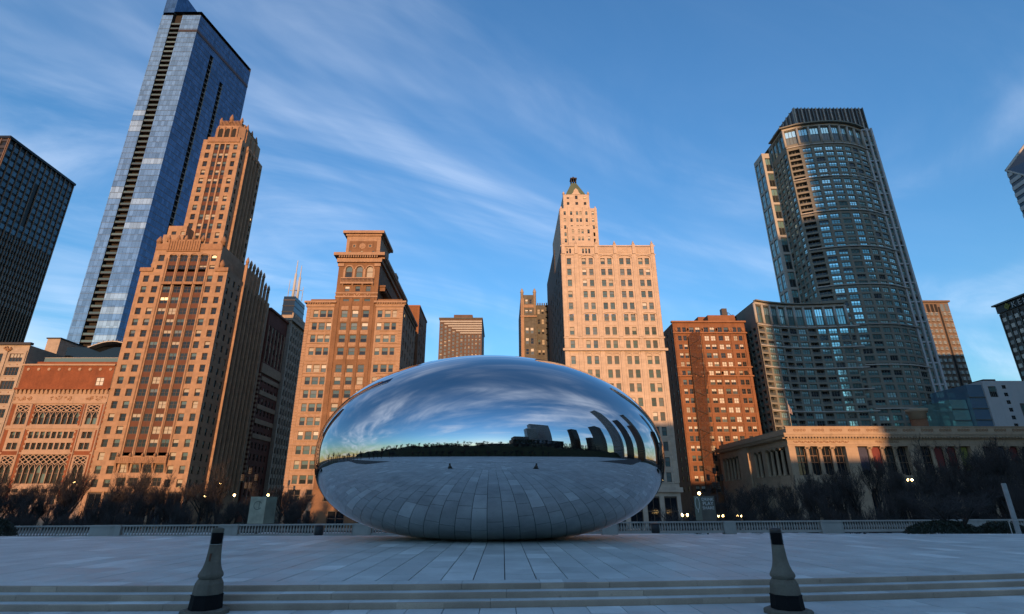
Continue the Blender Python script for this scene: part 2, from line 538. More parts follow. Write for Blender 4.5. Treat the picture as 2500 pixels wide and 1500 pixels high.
# ---- stone setback tower with pinnacles
def willow():
    t = thing('stepped_stone_tower', (-95.3, FY, ST), 'tall tan stone setback tower with pinnacled crown and brown spandrels', 'tower')
    X0, X1 = -108.3, -82.3
    single = [(-107.0, -105.4), (-103.9, -102.2), (-88.1, -86.5), (-84.9, -83.4)]
    bays = [(-100.7, -98.3), (-97.5, -95.2), (-94.4, -92.1), (-91.3, -89.0)]
    rows = [65.2 - 3.4 * k for k in range(18)]
    F = []
    W = []
    for r, zt in enumerate(rows):
        for s in single:
            o = (s[0], s[1], zt - 2.05, zt)
            F.append(o); W.append(('arch' if r == 0 and s in (single[0], single[3]) else 'sash', o))
    for b in bays:
        F.append((b[0], b[1], 13.3, 62.2))
        F.append((b[0], b[1], 63.1, 67.3))
        F.append((b[0], b[1], 9.0, 11.2)); F.append((b[0], b[1], 5.7, 7.8))
        for k in range(15):
            zt = rows[1] - 3.4 * k
            if zt - 2.05 > 13:
                W.append(('double', (b[0], b[1], zt - 2.05, zt)))
        W.append(('double', (b[0], b[1], 63.1, 65.15)))
        W.append(('double', (b[0], b[1], 9.0, 11.2))); W.append(('double', (b[0], b[1], 5.7, 7.8)))
    shop = [(-107.2 + 4.15 * k, -103.6 + 4.15 * k, -4.0, 4.2) for k in range(6)]
    F += shop
    rib = [(147.9 + 2.45 * k, 149.6 + 2.45 * k) for k in range(3, 10)]
    Rt = [(a, b, 5.0, 66.0) for a, b in rib]
    cor = []
    for zt in rows:
        for a in (146.0, 149.2, 152.2, 172.6):
            cor.append((a, a + 1.2, zt - 2.0, zt))
    Rt += cor
    mb = MB()
    shell('', None, None, X0, X1, FY, 175, ST, 67.3, F=F, Rt=Rt, mb=mb, depth=0.45)
    F2 = []
    W2 = []
    for s in (single[1], single[2]):
        for zt in (68.6, 72.0):
            o = (s[0], s[1], zt - 2.05, zt); F2.append((o[0], o[1], max(o[2], 67.31), o[3])); W2.append(('arch' if zt > 70 else 'sash', F2[-1]))
    for b in bays:
        F2.append((b[0], b[1], 67.31, 72.0)); W2.append(('double', (b[0], b[1], 67.35, 68.6))); W2.append(('double', (b[0], b[1], 69.9, 72.0)))
    shell('', None, None, -105.5, -85.3, FY, 172, 67.3, 75.3, F=F2, mb=mb, depth=0.45)
    shell('', None, None, -107.8, -101.3, 150, 170, 67.3, 81.5, mb=mb)
    sh3 = [(-106.1, -104.6, 82.0, 83.2), (-103.2, -101.9, 82.0, 83.2)]
    shell('', None, None, -107.4, -101.5, 151, 168, 81.5, 85.2, F=sh3, mb=mb)
    # the slim upper tower
    TY = 155.0
    tb = [(-101.2, -99.7), (-99.2, -97.7), (-97.2, -95.9)]
    ts = [(-104.0, -102.5), (-94.5, -93.1)]
    tr = [119.7 - 3.47 * k for k in range(13)]
    F3 = [(a, b, 76.5, 119.9) for a, b in tb]
    W3 = []
    for r, zt in enumerate(tr):
        for a, b in ts:
            o = (a, b, zt - 2.1, zt); F3.append(o); W3.append(('arch' if r == 0 else 'sash', o))
        for a, b in tb:
            W3.append(('sash', (a, b, zt - 2.1, zt)))
    R3 = [(157.0 + 2.2 * k, 158.4 + 2.2 * k, 78, 117.5) for k in range(1, 6)]
    c3 = [(155.9, 156.9, zt - 2.0, zt) for zt in tr] + [(169.4, 170.4, zt - 2, zt) for zt in tr]
    shell('', None, None, -105.5, -91.7, TY, 171, 75.3, 121.8, F=F3, Rt=R3 + c3, mb=mb, depth=0.45)
    mb.build('wall', [M_TERRA], t)
    for kind, o in W:
        win(t, pick(kind, MIX_DARK), 'F', FY, o, 0.33)
    for kind, o in W2:
        win(t, pick(kind, MIX_DARK), 'F', FY, o, 0.33)
    for kind, o in W3:
        win(t, pick(kind, MIX_DARK), 'F', TY, o, 0.33)
    for o in sh3:
        win(t, pick('sash', MIX_DARK), 'F', 151, o, 0.25)
    for o in cor:
        win(t, pick('sash', MIX_DARK), 'R', X1, o, 0.3)
    for o in c3:
        win(t, pick('sash', MIX_DARK), 'R', -91.7, o, 0.3)
    # recessed bays of the north sides: glass strips with spandrels, one dark field per bay
    sb = MB()
    for a, b in rib:
        sb.box(X1 - 0.7, X1 - 0.42, a, b, 5, 66, 0)
        for zt in rows:
            sb.box(X1 - 0.45, X1 - 0.36, a, b, zt - 3.4, zt - 2.1, 1)
    for a, b, c, d in R3:
        sb.box(-92.3, -92.1, a, b, c, d, 0)
        for zt in tr:
            sb.box(-92.15, -92.05, a, b, zt - 3.4, zt - 2.2, 1)
    tag(sb.build('window_strip', [M_BLACKG, M_SPAN], t), kind='stuff')
    for a, b in rib + [(rib[-1][1] + 0.75, 0)]:
        m2 = MB()
        zt = 74.2 if a < 168 else 71.5
        m2.prism_z([(X1 - 0.2, a - 0.75), (X1 + 0.6, a - 0.58), (X1 + 0.6, a - 0.2), (X1 - 0.2, a - 0.03)], 4.0, zt - 1)
        finial(m2, X1 + 0.2, a - 0.38, zt - 1.2, 2.9, 0.5)
        m2.build('rib', M_TERRA, t)
    for a, b, c, d in R3:
        m2 = MB()
        m2.prism_z([(-91.9, a - 0.7), (-90.95, a - 0.53), (-90.95, a - 0.22), (-91.9, a - 0.05)], 76, 119.5)
        finial(m2, -91.5, a - 0.4, 119, 2.8, 0.45)
        m2.build('rib', M_TERRA, t)
    # spandrels, one per bay and storey
    for b in bays:
        for k in range(15):
            zt = rows[1] - 3.4 * k - 2.05
            if zt - 1.35 > 13.2:
                boxpart('spandrel', t, M_SPAN, b[0], b[1], FY + 0.22, FY + 0.5, zt - 1.35, zt)
        boxpart('spandrel', t, M_SPAN, b[0], b[1], FY + 0.22, FY + 0.5, 65.2, 66.5)
        boxpart('spandrel', t, M_SPAN, b[0], b[1], FY + 0.22, FY + 0.5, 68.65, 69.85)
        boxpart('spandrel', t, M_SPAN, b[0], b[1], FY + 0.05, FY + 0.4, 7.85, 8.95)
        boxpart('balcony', t, M_TERRA_ORN, b[0] - 0.3, b[1] + 0.3, FY - 0.5, FY - 0.02, 62.25, 63.05)
        arch = MB()
        arch_ring(arch, (b[0] + b[1]) / 2, 71.5, 1.5, 1.2, 0.35, FY - 0.2, FY + 0.1)
        arch.build('arch_hood', M_TERRA, t)
    for a, b in tb:
        for zt in tr:
            if zt - 3.4 > 76:
                boxpart('spandrel', t, M_SPAN, a, b, TY + 0.22, TY + 0.5, zt - 3.45, zt - 2.12)
    # slim piers between the bays
    for x in (-101.3, -97.9, -94.8, -91.7, -88.6):
        m2 = MB(); m2.prism_z([(x - 0.28, FY - 0.02), (x - 0.12, FY - 0.32), (x + 0.12, FY - 0.32), (x + 0.28, FY - 0.02)], 13.2, 71.0)
        m2.build('pier', M_TERRA, t)
    # ornamented crowns
    m2 = MB()
    m2.box(-102.0, -91.9, FY - 0.35, FY + 0.6, 73.1, 77.0)
    for k in range(13):
        x = -101.6 + 0.78 * k
        m2.box(x, x + 0.34, FY - 0.6, FY - 0.36, 73.4, 76.4 + (0.5 if k % 3 == 0 else 0))
    for x in (-102.2, -99.3, -96.9, -94.6, -91.8):
        finial(m2, x, FY + 0.1, 76.4, 2.4, 0.5)
    m2.box(-105.4, -102.05, FY - 0.2, FY + 0.5, 73.6, 75.7); m2.box(-91.85, -85.4, FY - 0.2, FY + 0.5, 73.6, 75.7)
    m2.build('crown_ornament', M_TERRA_ORN, t)
    for x in (-105.2, -85.6):
        m3 = MB(); finial(m3, x, FY + 0.5, 75.3, 3.2, 0.75); m3.build('pinnacle', M_TERRA_ORN, t)
    for x0, x1 in ((-108.5, -104.6), (-86.0, -82.1)):
        boxpart('cornice', t, M_TERRA_ORN, x0, x1, FY - 0.35, FY + 0.7, 66.5, 67.7)
        m3 = MB(); finial(m3, (x0 + x1) / 2 + (1 if x0 < -100 else -1), FY + 1.2, 67.5, 3.4, 0.8); m3.build('pinnacle', M_TERRA_ORN, t)
    # top of the upper tower
    boxpart('cornice', t, M_TERRA_ORN, -103.9, -92.6, TY - 0.3, TY + 0.6, 120.6, 122.6)
    m2 = MB()
    ch = 1.6
    poly = [(-103.3 + ch, TY + 0.6), (-92.6 - ch, TY + 0.6), (-92.6, TY + 0.6 + ch), (-92.6, 169), (-103.3, 169), (-103.3, TY + 0.6 + ch)]
    m2.prism_z(poly, 121.8, 128.2)
    poly2 = [(-102.4 + ch, TY + 1.2), (-93.4 - ch, TY + 1.2), (-93.4, TY + 1.2 + ch), (-93.4, 168), (-102.4, 168), (-102.4, TY + 1.2 + ch)]
    m2.prism_z(poly2, 128.2, 130.2)
    m2.build('belfry', M_TERRA, t)
    m2 = MB()
    for x in (-100.3, -97.95, -95.6):
        m2.prism_y([(x - 0.75, 122.9), (x + 0.75, 122.9)] + arc_pts(x, 126.0, 0.75, 0.9), TY + 0.42, TY + 0.62)
    m2.build('arched_opening', M_VOID, t)
    m2 = MB()
    for x in (-101.4, -99.1, -96.8, -94.5):
        m2.box(x - 0.3, x + 0.3, TY + 0.2, TY + 0.58, 122.6, 127.6)
    for k in range(16):
        x = -101.6 + 0.5 * k
        m2.box(x, x + 0.26, TY + 0.85, TY + 1.15, 127.4, 130.6)
    for x in (-101.6, -94.2):
        finial(m2, x, TY + 1.4, 129.4, 3.0, 0.5)
    finial(m2, -97.9, TY + 1.2, 129.6, 4.0, 0.65)
    for y in (158.5, 162, 165.5):
        finial(m2, -92.9, y, 127.0, 4.0, 0.5); m2.box(-92.8, -92.3, y - 0.4, y + 0.4, 116, 127.4)
    m2.build('crown_ornament', M_TERRA_ORN, t)
    # balcony band above the third storey
    m2 = MB()
    m2.box(-101.7, -88.2, FY - 0.9, FY - 0.02, 11.4, 13.0)
    for k in range(5):
        x = -101.5 + 3.25 * k
        m2.prism_x([(FY - 0.85, 11.4), (FY - 0.02, 11.4), (FY - 0.02, 9.0)], x - 0.25, x + 0.25)
        finial(m2, x, FY - 0.5, 12.9, 1.2, 0.3)
    for k in range(26):
        m2.box(-101.5 + 0.52 * k, -101.25 + 0.52 * k, FY - 0.98, FY - 0.9, 11.7, 12.8)
    m2.build('balcony', M_TERRA_ORN, t)
    boxpart('string_course', t, M_TERRA, X0 - 0.2, X1 + 0.2, FY - 0.3, FY - 0.02, 4.35, 5.4)
    for o in shop:
        win(t, winmesh('double', M_BLACKG, M_BLACKG, M_DARKM), 'F', FY, o, 0.4, 'shop_window')


willow()


# ---- venetian style clubhouse
def tracery(parent, x0, x1, z0, zs, z1, n, y, mat):
    """lancets from z0 to spring zs, lattice of ogee bars up to z1"""
    mb = MB()
    w = (x1 - x0) / n
    for i in range(n + 1):
        x = x0 + w * i
        mb.lathe(x, y + 0.16, [(0.14, z0), (0.14, zs)], 8)
        mb.box(x - 0.2, x + 0.2, y, y + 0.32, zs - 0.22, zs)
    for i in range(n):
        cx = x0 + w * (i + 0.5)
        arch_ring(mb, cx, zs, w * 0.5, w * 0.85, 0.17, y + 0.02, y + 0.3, 0, True, 6)
    zl = zs + w * 0.7
    rows = 2
    h = (z1 - zl) / rows
    for r in range(rows):
        for i in range(n):
            a = x0 + w * i
            zb = zl + h * r
            mb.bar((a, zb), (a + w, zb + h), 0.2, y + 0.02, y + 0.28)
            mb.bar((a + w, zb), (a, zb + h), 0.2, y + 0.05, y + 0.25)
    for i in range(n):
        cx = x0 + w * (i + 0.5)
        zc_ = zl + h * 0.98
        ring = [(cx + 0.42 * w * math.cos(k * math.pi / 4) * (1 if k % 2 == 0 else 0.8), zc_ + 0.42 * w * math.sin(k * math.pi / 4) * (1 if k % 2 == 0 else 0.8)) for k in range(8)]
        for k in range(8):
            mb.bar(ring[k], ring[(k + 1) % 8], 0.13, y + 0.04, y + 0.26)
    mb.build('tracery', mat, parent)
    for i in range(n):
        a = x0 + w * i + 0.1
        win(parent, pick('arch', [(3, M_GL, M_GL), (1, M_GLT, M_GL), (1, M_GL, M_GLT)]), 'F', y, (a, a + w - 0.2, z0, zs + w * 0.8), 0.55)


def club():
    t = thing('venetian_clubhouse', (-121, FY, ST), 'ornate red brick and stone clubhouse with pointed tracery windows', 'building')
    X0, X1 = -134.15, -108.4
    cb = (-127.4, -114.8)
    sd = [(-132.3, -129.1), (-113.1, -109.9)]
    F = [(cb[0], cb[1], 21.5, 26.7), (cb[0], cb[1], 6.3, 13.6)]
    small = []
    for a, b in sd:
        F += [(a, b, 21.5, 26.7), (a, b, 6.3, 13.2)]
        for k in range(2):
            for z in (17.8, 14.9):
                small.append((a + 0.25 + 1.45 * k, a + 1.5 + 1.45 * k, z, z + 1.75))
    for k in range(8):
        for z in (17.8, 14.9):
            small.append((cb[0] + 0.3 + 1.55 * k, cb[0] + 1.45 + 1.55 * k, z, z + 1.75))
    base = []
    for k in range(5):
        a = -127.2 + 2.55 * k
        base += [(a, a + 1.7, 1.2, 3.6), (a, a + 1.7, 4.1, 5.0)]
    base += [(-132.2, -129.2, 0.6, 4.6), (-113, -110, 0.6, 4.6)]
    mb = MB()
    shell('', None, None, X0, X1, FY, 170, ST, 38.1, F=F + small + base, mb=mb, depth=0.7)
    mb.face([(cb[0], FY + 0.7, 21.5), (cb[1], FY + 0.7, 21.5), (cb[1], FY + 0.7, 26.7), (cb[0], FY + 0.7, 26.7)])
    mb.build('wall', [M_GSTONE], t)
    for a, b, z0, z1, zs in [(cb[0], cb[1], 21.5, 26.7, 23.7), (cb[0], cb[1], 6.3, 13.6, 10.0)]:
        boxpart('window_backing', t, M_BLACKG, a, b, FY + 0.62, FY + 0.69, z0, z1)
        tracery(t, a, b, z0, zs, z1, 8, FY + 0.02, M_GSTONE)
    for a, b in sd:
        for z0, z1, zs in ((21.5, 26.7, 23.7), (6.3, 13.2, 10.0)):
            boxpart('window_backing', t, M_BLACKG, a, b, FY + 0.62, FY + 0.69, z0, z1)
            tracery(t, a, b, z0, zs, z1, 2, FY + 0.02, M_GSTONE)
    for o in small:
        win(t, pick('arch', [(4, M_GL, M_GL), (1, M_GLT, M_GL)]), 'F', FY, o, 0.5)
    for o in base:
        win(t, pick('sash', MIX_DARK), 'F', FY, o, 0.5)
    # brick fields beside the side bays, toothed into the stone
    for a, b in sd:
        for x0, x1 in ((a - 1.55, a - 0.55), (b + 0.5, b + 1.45)):
            for z0, z1 in ((21.2, 26.9), (14.2, 20.0), (2.2, 13.8)):
                m2 = MB()
                z = z0; k = 0
                while z < z1 - 0.01:
                    e = 0.32 if k % 2 else 0.0
                    m2.box(x0 - (e if x0 < a else 0), x1 + (e if x0 > a else 0), FY - 0.06, FY - 0.004, z, min(z + 0.62, z1))
                    z += 0.62; k += 1
                m2.build('brick_quoin', M_GBRICK, t)
        boxpart('brick_panel', t, M_GBRICK, a - 0.5, b + 0.45, FY - 0.06, FY - 0.004, 13.5, 14.5)
    # attic storey of brick with round medallions
    mb = MB()
    grid_wall(mb, Pf(FY - 0.12), -133.9, -108.5, 31.3, 37.6, [(-112.8, -110.6, 32.0, 34.3)], 0.2)
    mb.build('brick_attic', [M_GBRICK], t)
    win(t, winmesh('double', M_BLINDW, M_BLINDW, M_FRAME), 'F', FY - 0.12, (-112.8, -110.6, 32.0, 34.3), 0.09)
    for k in range(9):
        m2 = MB()
        x = -132.4 + 2.87 * k
        p = [(x + 0.42 * math.cos(i * math.pi / 6), 36.6 + 0.42 * math.sin(i * math.pi / 6)) for i in range(12)]
        m2.prism_y(p, FY - 0.3, FY - 0.121)
        p = [(x + 0.25 * math.cos(i * math.pi / 4), 36.6 + 0.25 * math.sin(i * math.pi / 4)) for i in range(8)]
        m2.prism_y(p, FY - 0.36, FY - 0.301)
        m2.build('medallion', M_GSTONE, t)
    boxpart('cornice', t, M_GBRICK, X0 - 0.2, X1 + 0.1, FY - 0.75, FY - 0.13, 30.85, 31.29)
    boxpart('cornice', t, M_GSTONE, X0 - 0.1, X1 + 0.05, FY - 0.5, FY - 0.13, 37.62, 38.1)
    for k in range(22):
        x = X0 + 0.4 + 1.18 * k
        m2 = MB(); m2.prism_x([(FY - 0.7, 30.84), (FY - 0.02, 30.84), (FY - 0.02, 29.7), (FY - 0.3, 29.9)], x, x + 0.4)
        m2.build('bracket', M_GSTONE, t)
    boxpart('string_course', t, M_GSTONE, X0, X1, FY - 0.22, FY - 0.01, 27.1, 27.5)
    boxpart('string_course', t, M_GSTONE, X0, X1, FY - 0.22, FY - 0.01, 20.3, 20.9)
    boxpart('string_course', t, M_GSTONE, cb[0], cb[1], FY - 0.18, FY - 0.01, 13.65, 14.0)
    m2 = MB()
    for cx, w in ((-131.3, 2.6), (-121.2, 3.0), (-111.3, 2.8)):
        for k in range(26):
            x = cx + rnd.uniform(-w, w); z = 28.5 + rnd.uniform(-0.5, 0.5); r = rnd.uniform(0.12, 0.28)
            p = [(x + r * math.cos(i * math.pi / 3), z + r * math.sin(i * math.pi / 3)) for i in range(6)]
            m2.prism_y(p, FY - rnd.uniform(0.08, 0.2), FY - 0.01)
    m2.build('frieze_carving', M_TERRA_ORN, t)
    for x in (-128.4, -113.9):
        m2 = MB(); m2.lathe(x, FY - 0.12, [(0.16, 2), (0.16, 27)], 8); m2.build('corner_shaft', M_GSTONE, t)
    for x in (-134.0, -108.7):
        m2 = MB(); m2.lathe(x, FY - 0.05, [(0.2, 2), (0.2, 27)], 8); m2.build('corner_shaft', M_GSTONE, t)


club()

# rooftop pavilion set back on the clubhouse
t = thing('rooftop_pavilion', (-119, 152, 38.1), 'dark glass rooftop pavilion with shallow arched canopy behind brick attic', 'pavilion')
boxpart('glass_wall', t, M_BLACKG, -129.5, -107.5, 152, 168, 38.15, 45.0)
boxpart('brick_upstand', t, M_GBRICK, -132.5, -107.8, 147.0, 147.4, 38.15, 39.3)
boxpart('parapet_rail', t, M_FRAMEL, -131.5, -107.6, 147.8, 148.0, 40.6, 40.75)
boxpart('parapet_glass', t, M_GLT, -131.5, -107.6, 147.85, 147.95, 39.3, 40.58)
mb = MB()
pts = [(-121.5 + 13.5 * i / 10, 44.3 + 1.9 * math.sin(math.pi * i / 10)) for i in range(11)]
for k in range(10):
    mb.bar(pts[k], pts[k + 1], 0.3, 149.5, 156)
    mb.bar(pts[k], (pts[k][0], pts[k][1] + 0.5), 0.1, 149.5, 149.8)
mb.build('arched_canopy', M_PREL, t)


# ---- pale stone office block at the south end
def south_block():
    t = thing('cream_office_block', (-145, FY, ST), 'cream stone office block with broad dark windows beside clubhouse', 'building')
    F = []
    for k in range(10):
        zt = 41.2 - 3.9 * k
        for a in (-139.2, -145.0, -150.8):
            F.append((a, a + 3.9, zt - 2.4, zt))
    shell('wall', t, [M_CREAM], -156, -134.25, FY, 175, ST, 43.6, F=F)
    for o in F:
        wo_ = win(t, pick('wide', MIX_DARK), 'F', FY, o, 0.25)
        boxpart('sill', wo_, M_CREAM, o[0] - 0.1, o[1] + 0.1, FY - 0.15, FY - 0.01, o[2] - 0.25, o[2])
        m2 = MB()
        for x in (o[0] + 0.9, o[1] - 0.9):
            p = [(x + 0.2 * math.cos(i * math.pi / 3), o[2] - 0.8 + 0.2 * math.sin(i * math.pi / 3)) for i in range(6)]
            m2.prism_y(p, FY - 0.08, FY - 0.01)
        m2.build('rosette', M_TERRA_ORN, t)
    for x in (-134.8, -140.2, -146.0):
        boxpart('pier', t, M_CREAM, x - 0.35, x + 0.35, FY - 0.25, FY - 0.02, ST, 42.0)
    for x in (-140.3,):
        m2 = MB()
        for k in range(30):
            a = rnd.uniform(0, 6.28); r = rnd.uniform(0, 1.3)
            m2.lathe(x + r * math.cos(a), FY - 0.2, [(0.1, 42.2 + 0.6 * r * math.sin(a)), (0.25, 42.35 + 0.6 * r * math.sin(a)), (0.05, 42.6 + 0.6 * r * math.sin(a))], 5)
        m2.build('cartouche', M_TERRA_ORN, t)
    boxpart('cornice', t, M_DARKM, -156.2, -133.6, FY - 0.8, FY + 0.3, 43.65, 44.3)


south_block()
t = thing('roof_penthouse', (-124, 160, 38), 'windowless tan penthouse box on dark roof behind clubhouse', 'building')
x0, z0 = at(117, 828, 165); x1, z1 = at(149, 826, 165)
m2 = MB(); m2.prism_z([(x0, 165), (x1, 165), (x1 + 0.5, 190), (x0, 190)], 30, z0)
m2.build('wall', M_CREAM, t)
boxpart('roof_edge', t, M_ROOF, x0 - 0.3, x1 + 0.3, 164.7, 190.3, z0 + 0.01, z0 + 0.4)
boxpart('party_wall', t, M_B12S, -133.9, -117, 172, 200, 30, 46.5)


# ---- tan hotel-like block with central tower
def tan_block():
    t = thing('tan_tower_block', (-43, FY, ST), 'tan and brown office block with central brick tower and bracketed cornices', 'building')
    X0, X1, T0, T1 = -57.0, -29.0, -49.2, -36.9
    wl = [(-55.0, -53.6), (-53.1, -51.3), (-50.8, -49.4 - 0.1)]
    wl = [(-55.0, -53.6), (-53.1, -51.3), (-50.9, -49.5)]
    wr = [(-36.4, -35.0), (-34.3, -32.6), (-32.1, -30.8)]
    tw = [(-46.9, -45.1), (-43.8, -42.0), (-40.7, -38.9)]
    rows = [54.2, 50.4, 46.7, 42.95, 38.0, 34.5, 30.8, 27.1, 23.4, 19.65, 15.85, 12.1, 8.4]
    F = []
    for zt in rows:
        for s in wl + wr + tw:
            F.append((s[0], s[1], zt - 2.2, zt))
    base = [(-55.6 + 4.6 * k, -52.4 + 4.6 * k, 1.9, 4.9) for k in range(6)] + [(-55.8 + 5.4 * k, -51.2 + 5.4 * k, -4.3, -0.2) for k in range(5)]
    side = []
    for zt in rows:
        for k in range(5):
            side.append((147.2 + 4.0 * k, 148.8 + 4.0 * k, zt - 2.2, zt))
    mb = MB()
    shell('', None, None, X0, X1, FY, 167, ST, 57.0, F=F + base + [(s[0], s[1], 55.7, 56.99) for s in tw], Rt=side, mb=mb)
    mb.build('wall', [M_B8], t)
    F2 = [(s[0], s[1], 55.7, 57.8) for s in tw] + [(s[0] + 0.2, s[1] - 0.2, 60.1, 61.8) for s in tw] + [(s[0] - 0.1, s[1] + 0.1, 64.4, 68.2) for s in tw]
    mb = MB()
    grid_wall(mb, Pf(FY - 0.05), T0, T1, ST, 57.0, [(s[0] - 0.003, s[1] + 0.003, zt - 2.2, zt) for zt in rows for s in tw] + [o for o in F2 if o[3] < 57] + [(a, b, c, d) for a, b, c, d in base if a > T0 and b < T1], 0.05)
    grid_wall(mb, Pf(FY - 0.05), T0, T1, 57.0, 72.0, [o for o in F2 if o[2] > 57] + [(s[0], s[1], 57.0, 57.8) for s in tw], 0.35)
    mb.face([(T1, FY - 0.05, 57), (T1, 184, 57), (T1, 184, 72), (T1, FY - 0.05, 72)])
    mb.face([(T0, FY - 0.05, 57), (T0, 184, 57), (T0, 184, 72), (T0, FY - 0.05, 72)])
    mb.face([(T0, FY - 0.05, 72), (T1, FY - 0.05, 72), (T1, 184, 72), (T0, 184, 72)])
    mb.build('brick_tower', [M_B8BR], t)
    for o in F:
        win(t, pick('sash', MIX_TAN), 'F', FY, o, 0.22)
    for i, o in enumerate(F2):
        win(t, pick('arch' if i > 5 else 'sash', MIX_TAN), 'F', FY, o, 0.2)
    for o in side:
        win(t, pick('sash', MIX_DARK), 'R', X1, o, 0.22)
    for o in base:
        win(t, winmesh('double', M_BLACKG, M_BLACKG, M_FRAME), 'F', FY, o, 0.3, 'shop_window')
    # rusticated wings: one course per storey above and below the windows
    for x0, x1 in ((X0, T0 - 0.3), (T1 + 0.3, X1)):
        for zt in rows:
            boxpart('sill_course', t, M_B8, x0 + 1.2, x1 - 0.3, FY - 0.22, FY - 0.01, zt - 2.55, zt - 2.22)
            boxpart('lintel_course', t, M_B8, x0 + 1.2, x1 - 0.3, FY - 0.16, FY - 0.01, zt + 0.08, zt + 0.3)
            for kx in (x0 + 0.02, x1 - 1.1 if x0 > -40 else x0 + 0.02):
                pass
        cx = x0 if x0 < -50 else x1 - 1.1
        for k in range(62):
            z = 5.5 + 0.8 * k
            boxpart('rusticated_block', t, M_B8, cx, cx + 1.1, FY - 0.12, FY - 0.01, z, z + 0.6)
        boxpart('frieze', t, M_B8, x0 + 0.2, x1, FY - 0.18, FY - 0.01, 39.0, 40.4)
    # terracotta aprons between the tower windows
    for s in tw:
        for zt in rows + [57.8]:
            m2 = MB(); m2.box(s[0] - 0.15, s[1] + 0.15, FY - 0.14, FY - 0.055, zt - 3.5, zt - 2.35)
            for k in range(3):
                x = s[0] + 0.3 + 0.6 * k
                m2.box(x, x + 0.28, FY - 0.22, FY - 0.141, zt - 3.2, zt - 2.6)
            m2.build('apron', M_B8, t)
        boxpart('sill', t, M_B8, s[0] - 0.2, s[1] + 0.2, FY - 0.3, FY - 0.06, 63.9, 64.3)
    for x in (-48.1, -44.45, -41.35, -38.0):
        boxpart('pilaster', t, M_B8BR, x - 0.5 if x in (-48.1,) else x - 0.35, x + 0.35, FY - 0.3, FY - 0.06, 5, 58.0)
    # balcony, arches, capitals
    m2 = MB()
    for s in tw:
        arch_ring(m2, (s[0] + s[1]) / 2, 67.2, 1.35, 1.35, 0.32, FY - 0.25, FY - 0.06)
    for x in (-47.3, -44.45, -41.35, -38.5):
        m2.box(x - 0.3, x + 0.3, FY - 0.28, FY - 0.06, 64.4, 67.2)
    m2.build('arcade', M_B8, t)
    m2 = MB()
    m2.box(-48.0, -38.2, FY - 1.0, FY - 0.06, 62.2, 62.8); m2.box(-48.0, -38.2, FY - 1.0, FY - 0.75, 63.9, 64.2)
    for k in range(25):
        m2.lathe(-47.8 + 0.39 * k, FY - 0.87, [(0.07, 62.8), (0.12, 63.2), (0.06, 63.9)], 6)
    for k in range(4):
        m2.prism_x([(FY - 0.95, 62.2), (FY - 0.06, 62.2), (FY - 0.06, 61.4)], -47.6 + 2.95 * k, -47.1 + 2.95 * k)
    m2.build('balcony', M_B8, t)
    m2 = MB()
    m2.box(T0 - 0.1, T1 + 0.1, FY - 0.35, FY - 0.06, 58.1, 58.6); m2.box(T0 - 0.1, T1 + 0.1, FY - 0.3, FY - 0.06, 59.3, 59.7)
    for s in tw:
        for k in range(5):
            a = math.pi * (k + 0.5) / 5
            cx = (s[0] + s[1]) / 2
            m2.bar((cx + 0.9 * math.cos(a), 57.9 + 0.9 * math.sin(a)), (cx + 1.4 * math.cos(a), 57.9 + 1.5 * math.sin(a)), 0.3, FY - 0.28, FY - 0.06)
    m2.build('ornament_band', M_B8, t)
    boxpart('capital', t, M_B8, T0 - 0.25, T0 + 1.6, FY - 0.4, FY - 0.06, 68.1, 69.0)
    boxpart('capital', t, M_B8, T1 - 1.6, T1 + 0.25, FY - 0.4, FY - 0.06, 68.1, 69.0)

    def cornice(x0, x1, y0, y1, z0, z1, out, name='cornice', dent=True):
        m3 = MB()
        m3.box(x0 - out * 0.4, x1 + out * 0.4, y0 - out * 0.4, y1, z0, z0 + (z1 - z0) * 0.45)
        m3.box(x0 - out, x1 + out, y0 - out, y1, z0 + (z1 - z0) * 0.66, z1)
        m3.build(name, M_B8, t)
        if dent:
            m4 = MB()
            n = int((x1 - x0) / 0.7)
            for k in range(n):
                x = x0 + 0.7 * k + 0.1
                m4.box(x, x + 0.35, y0 - out * 0.85, y0 - 0.02, z0 + (z1 - z0) * 0.45, z0 + (z1 - z0) * 0.65)
            n = int((y1 - y0) / 0.7)
            for k in range(n):
                y = y0 + 0.7 * k
                m4.box(x1 + 0.02, x1 + out * 0.85, y, y + 0.35, z0 + (z1 - z0) * 0.45, z0 + (z1 - z0) * 0.65)
            m4.build('dentils', M_B8, t)
    cornice(X0, T0 - 0.1, FY, 167, 55.2, 56.9, 0.8)
    cornice(T1 + 0.1, X1, FY, 167, 55.2, 56.9, 0.8)
    cornice(T0, T1, FY - 0.05, 184, 69.4, 72.2, 1.5)
    boxpart('roof_wall', t, M_B8BR, X0 + 0.6, T0 - 0.2, FY + 0.4, 166, 57.02, 57.8)
    boxpart('roof_wall', t, M_B8BR, T1 + 0.2, X1 - 0.6, FY + 0.4, 166, 57.02, 57.8)
    # top box
    G0, G1 = -47.9, -37.5
    pent = boxpart('penthouse', t, M_B8, G0, G1, FY + 0.6, 157.5, 72.2, 78.6)
    m2 = MB()
    holes = [(-45.7, -45.1, 74.9, 75.6), (-40.9, -40.2, 74.9, 75.6), (-46.9, -46.2, 72.9, 73.6), (-43.3, -42.6, 72.9, 73.6), (-39.8, -39.1, 72.9, 73.6)]
    grid_wall(m2, Pf(FY + 0.5), -47.0, -38.6, 72.3, 76.9, holes, 0.09)
    m2.build('brick_panel', [M_B8BR], t)
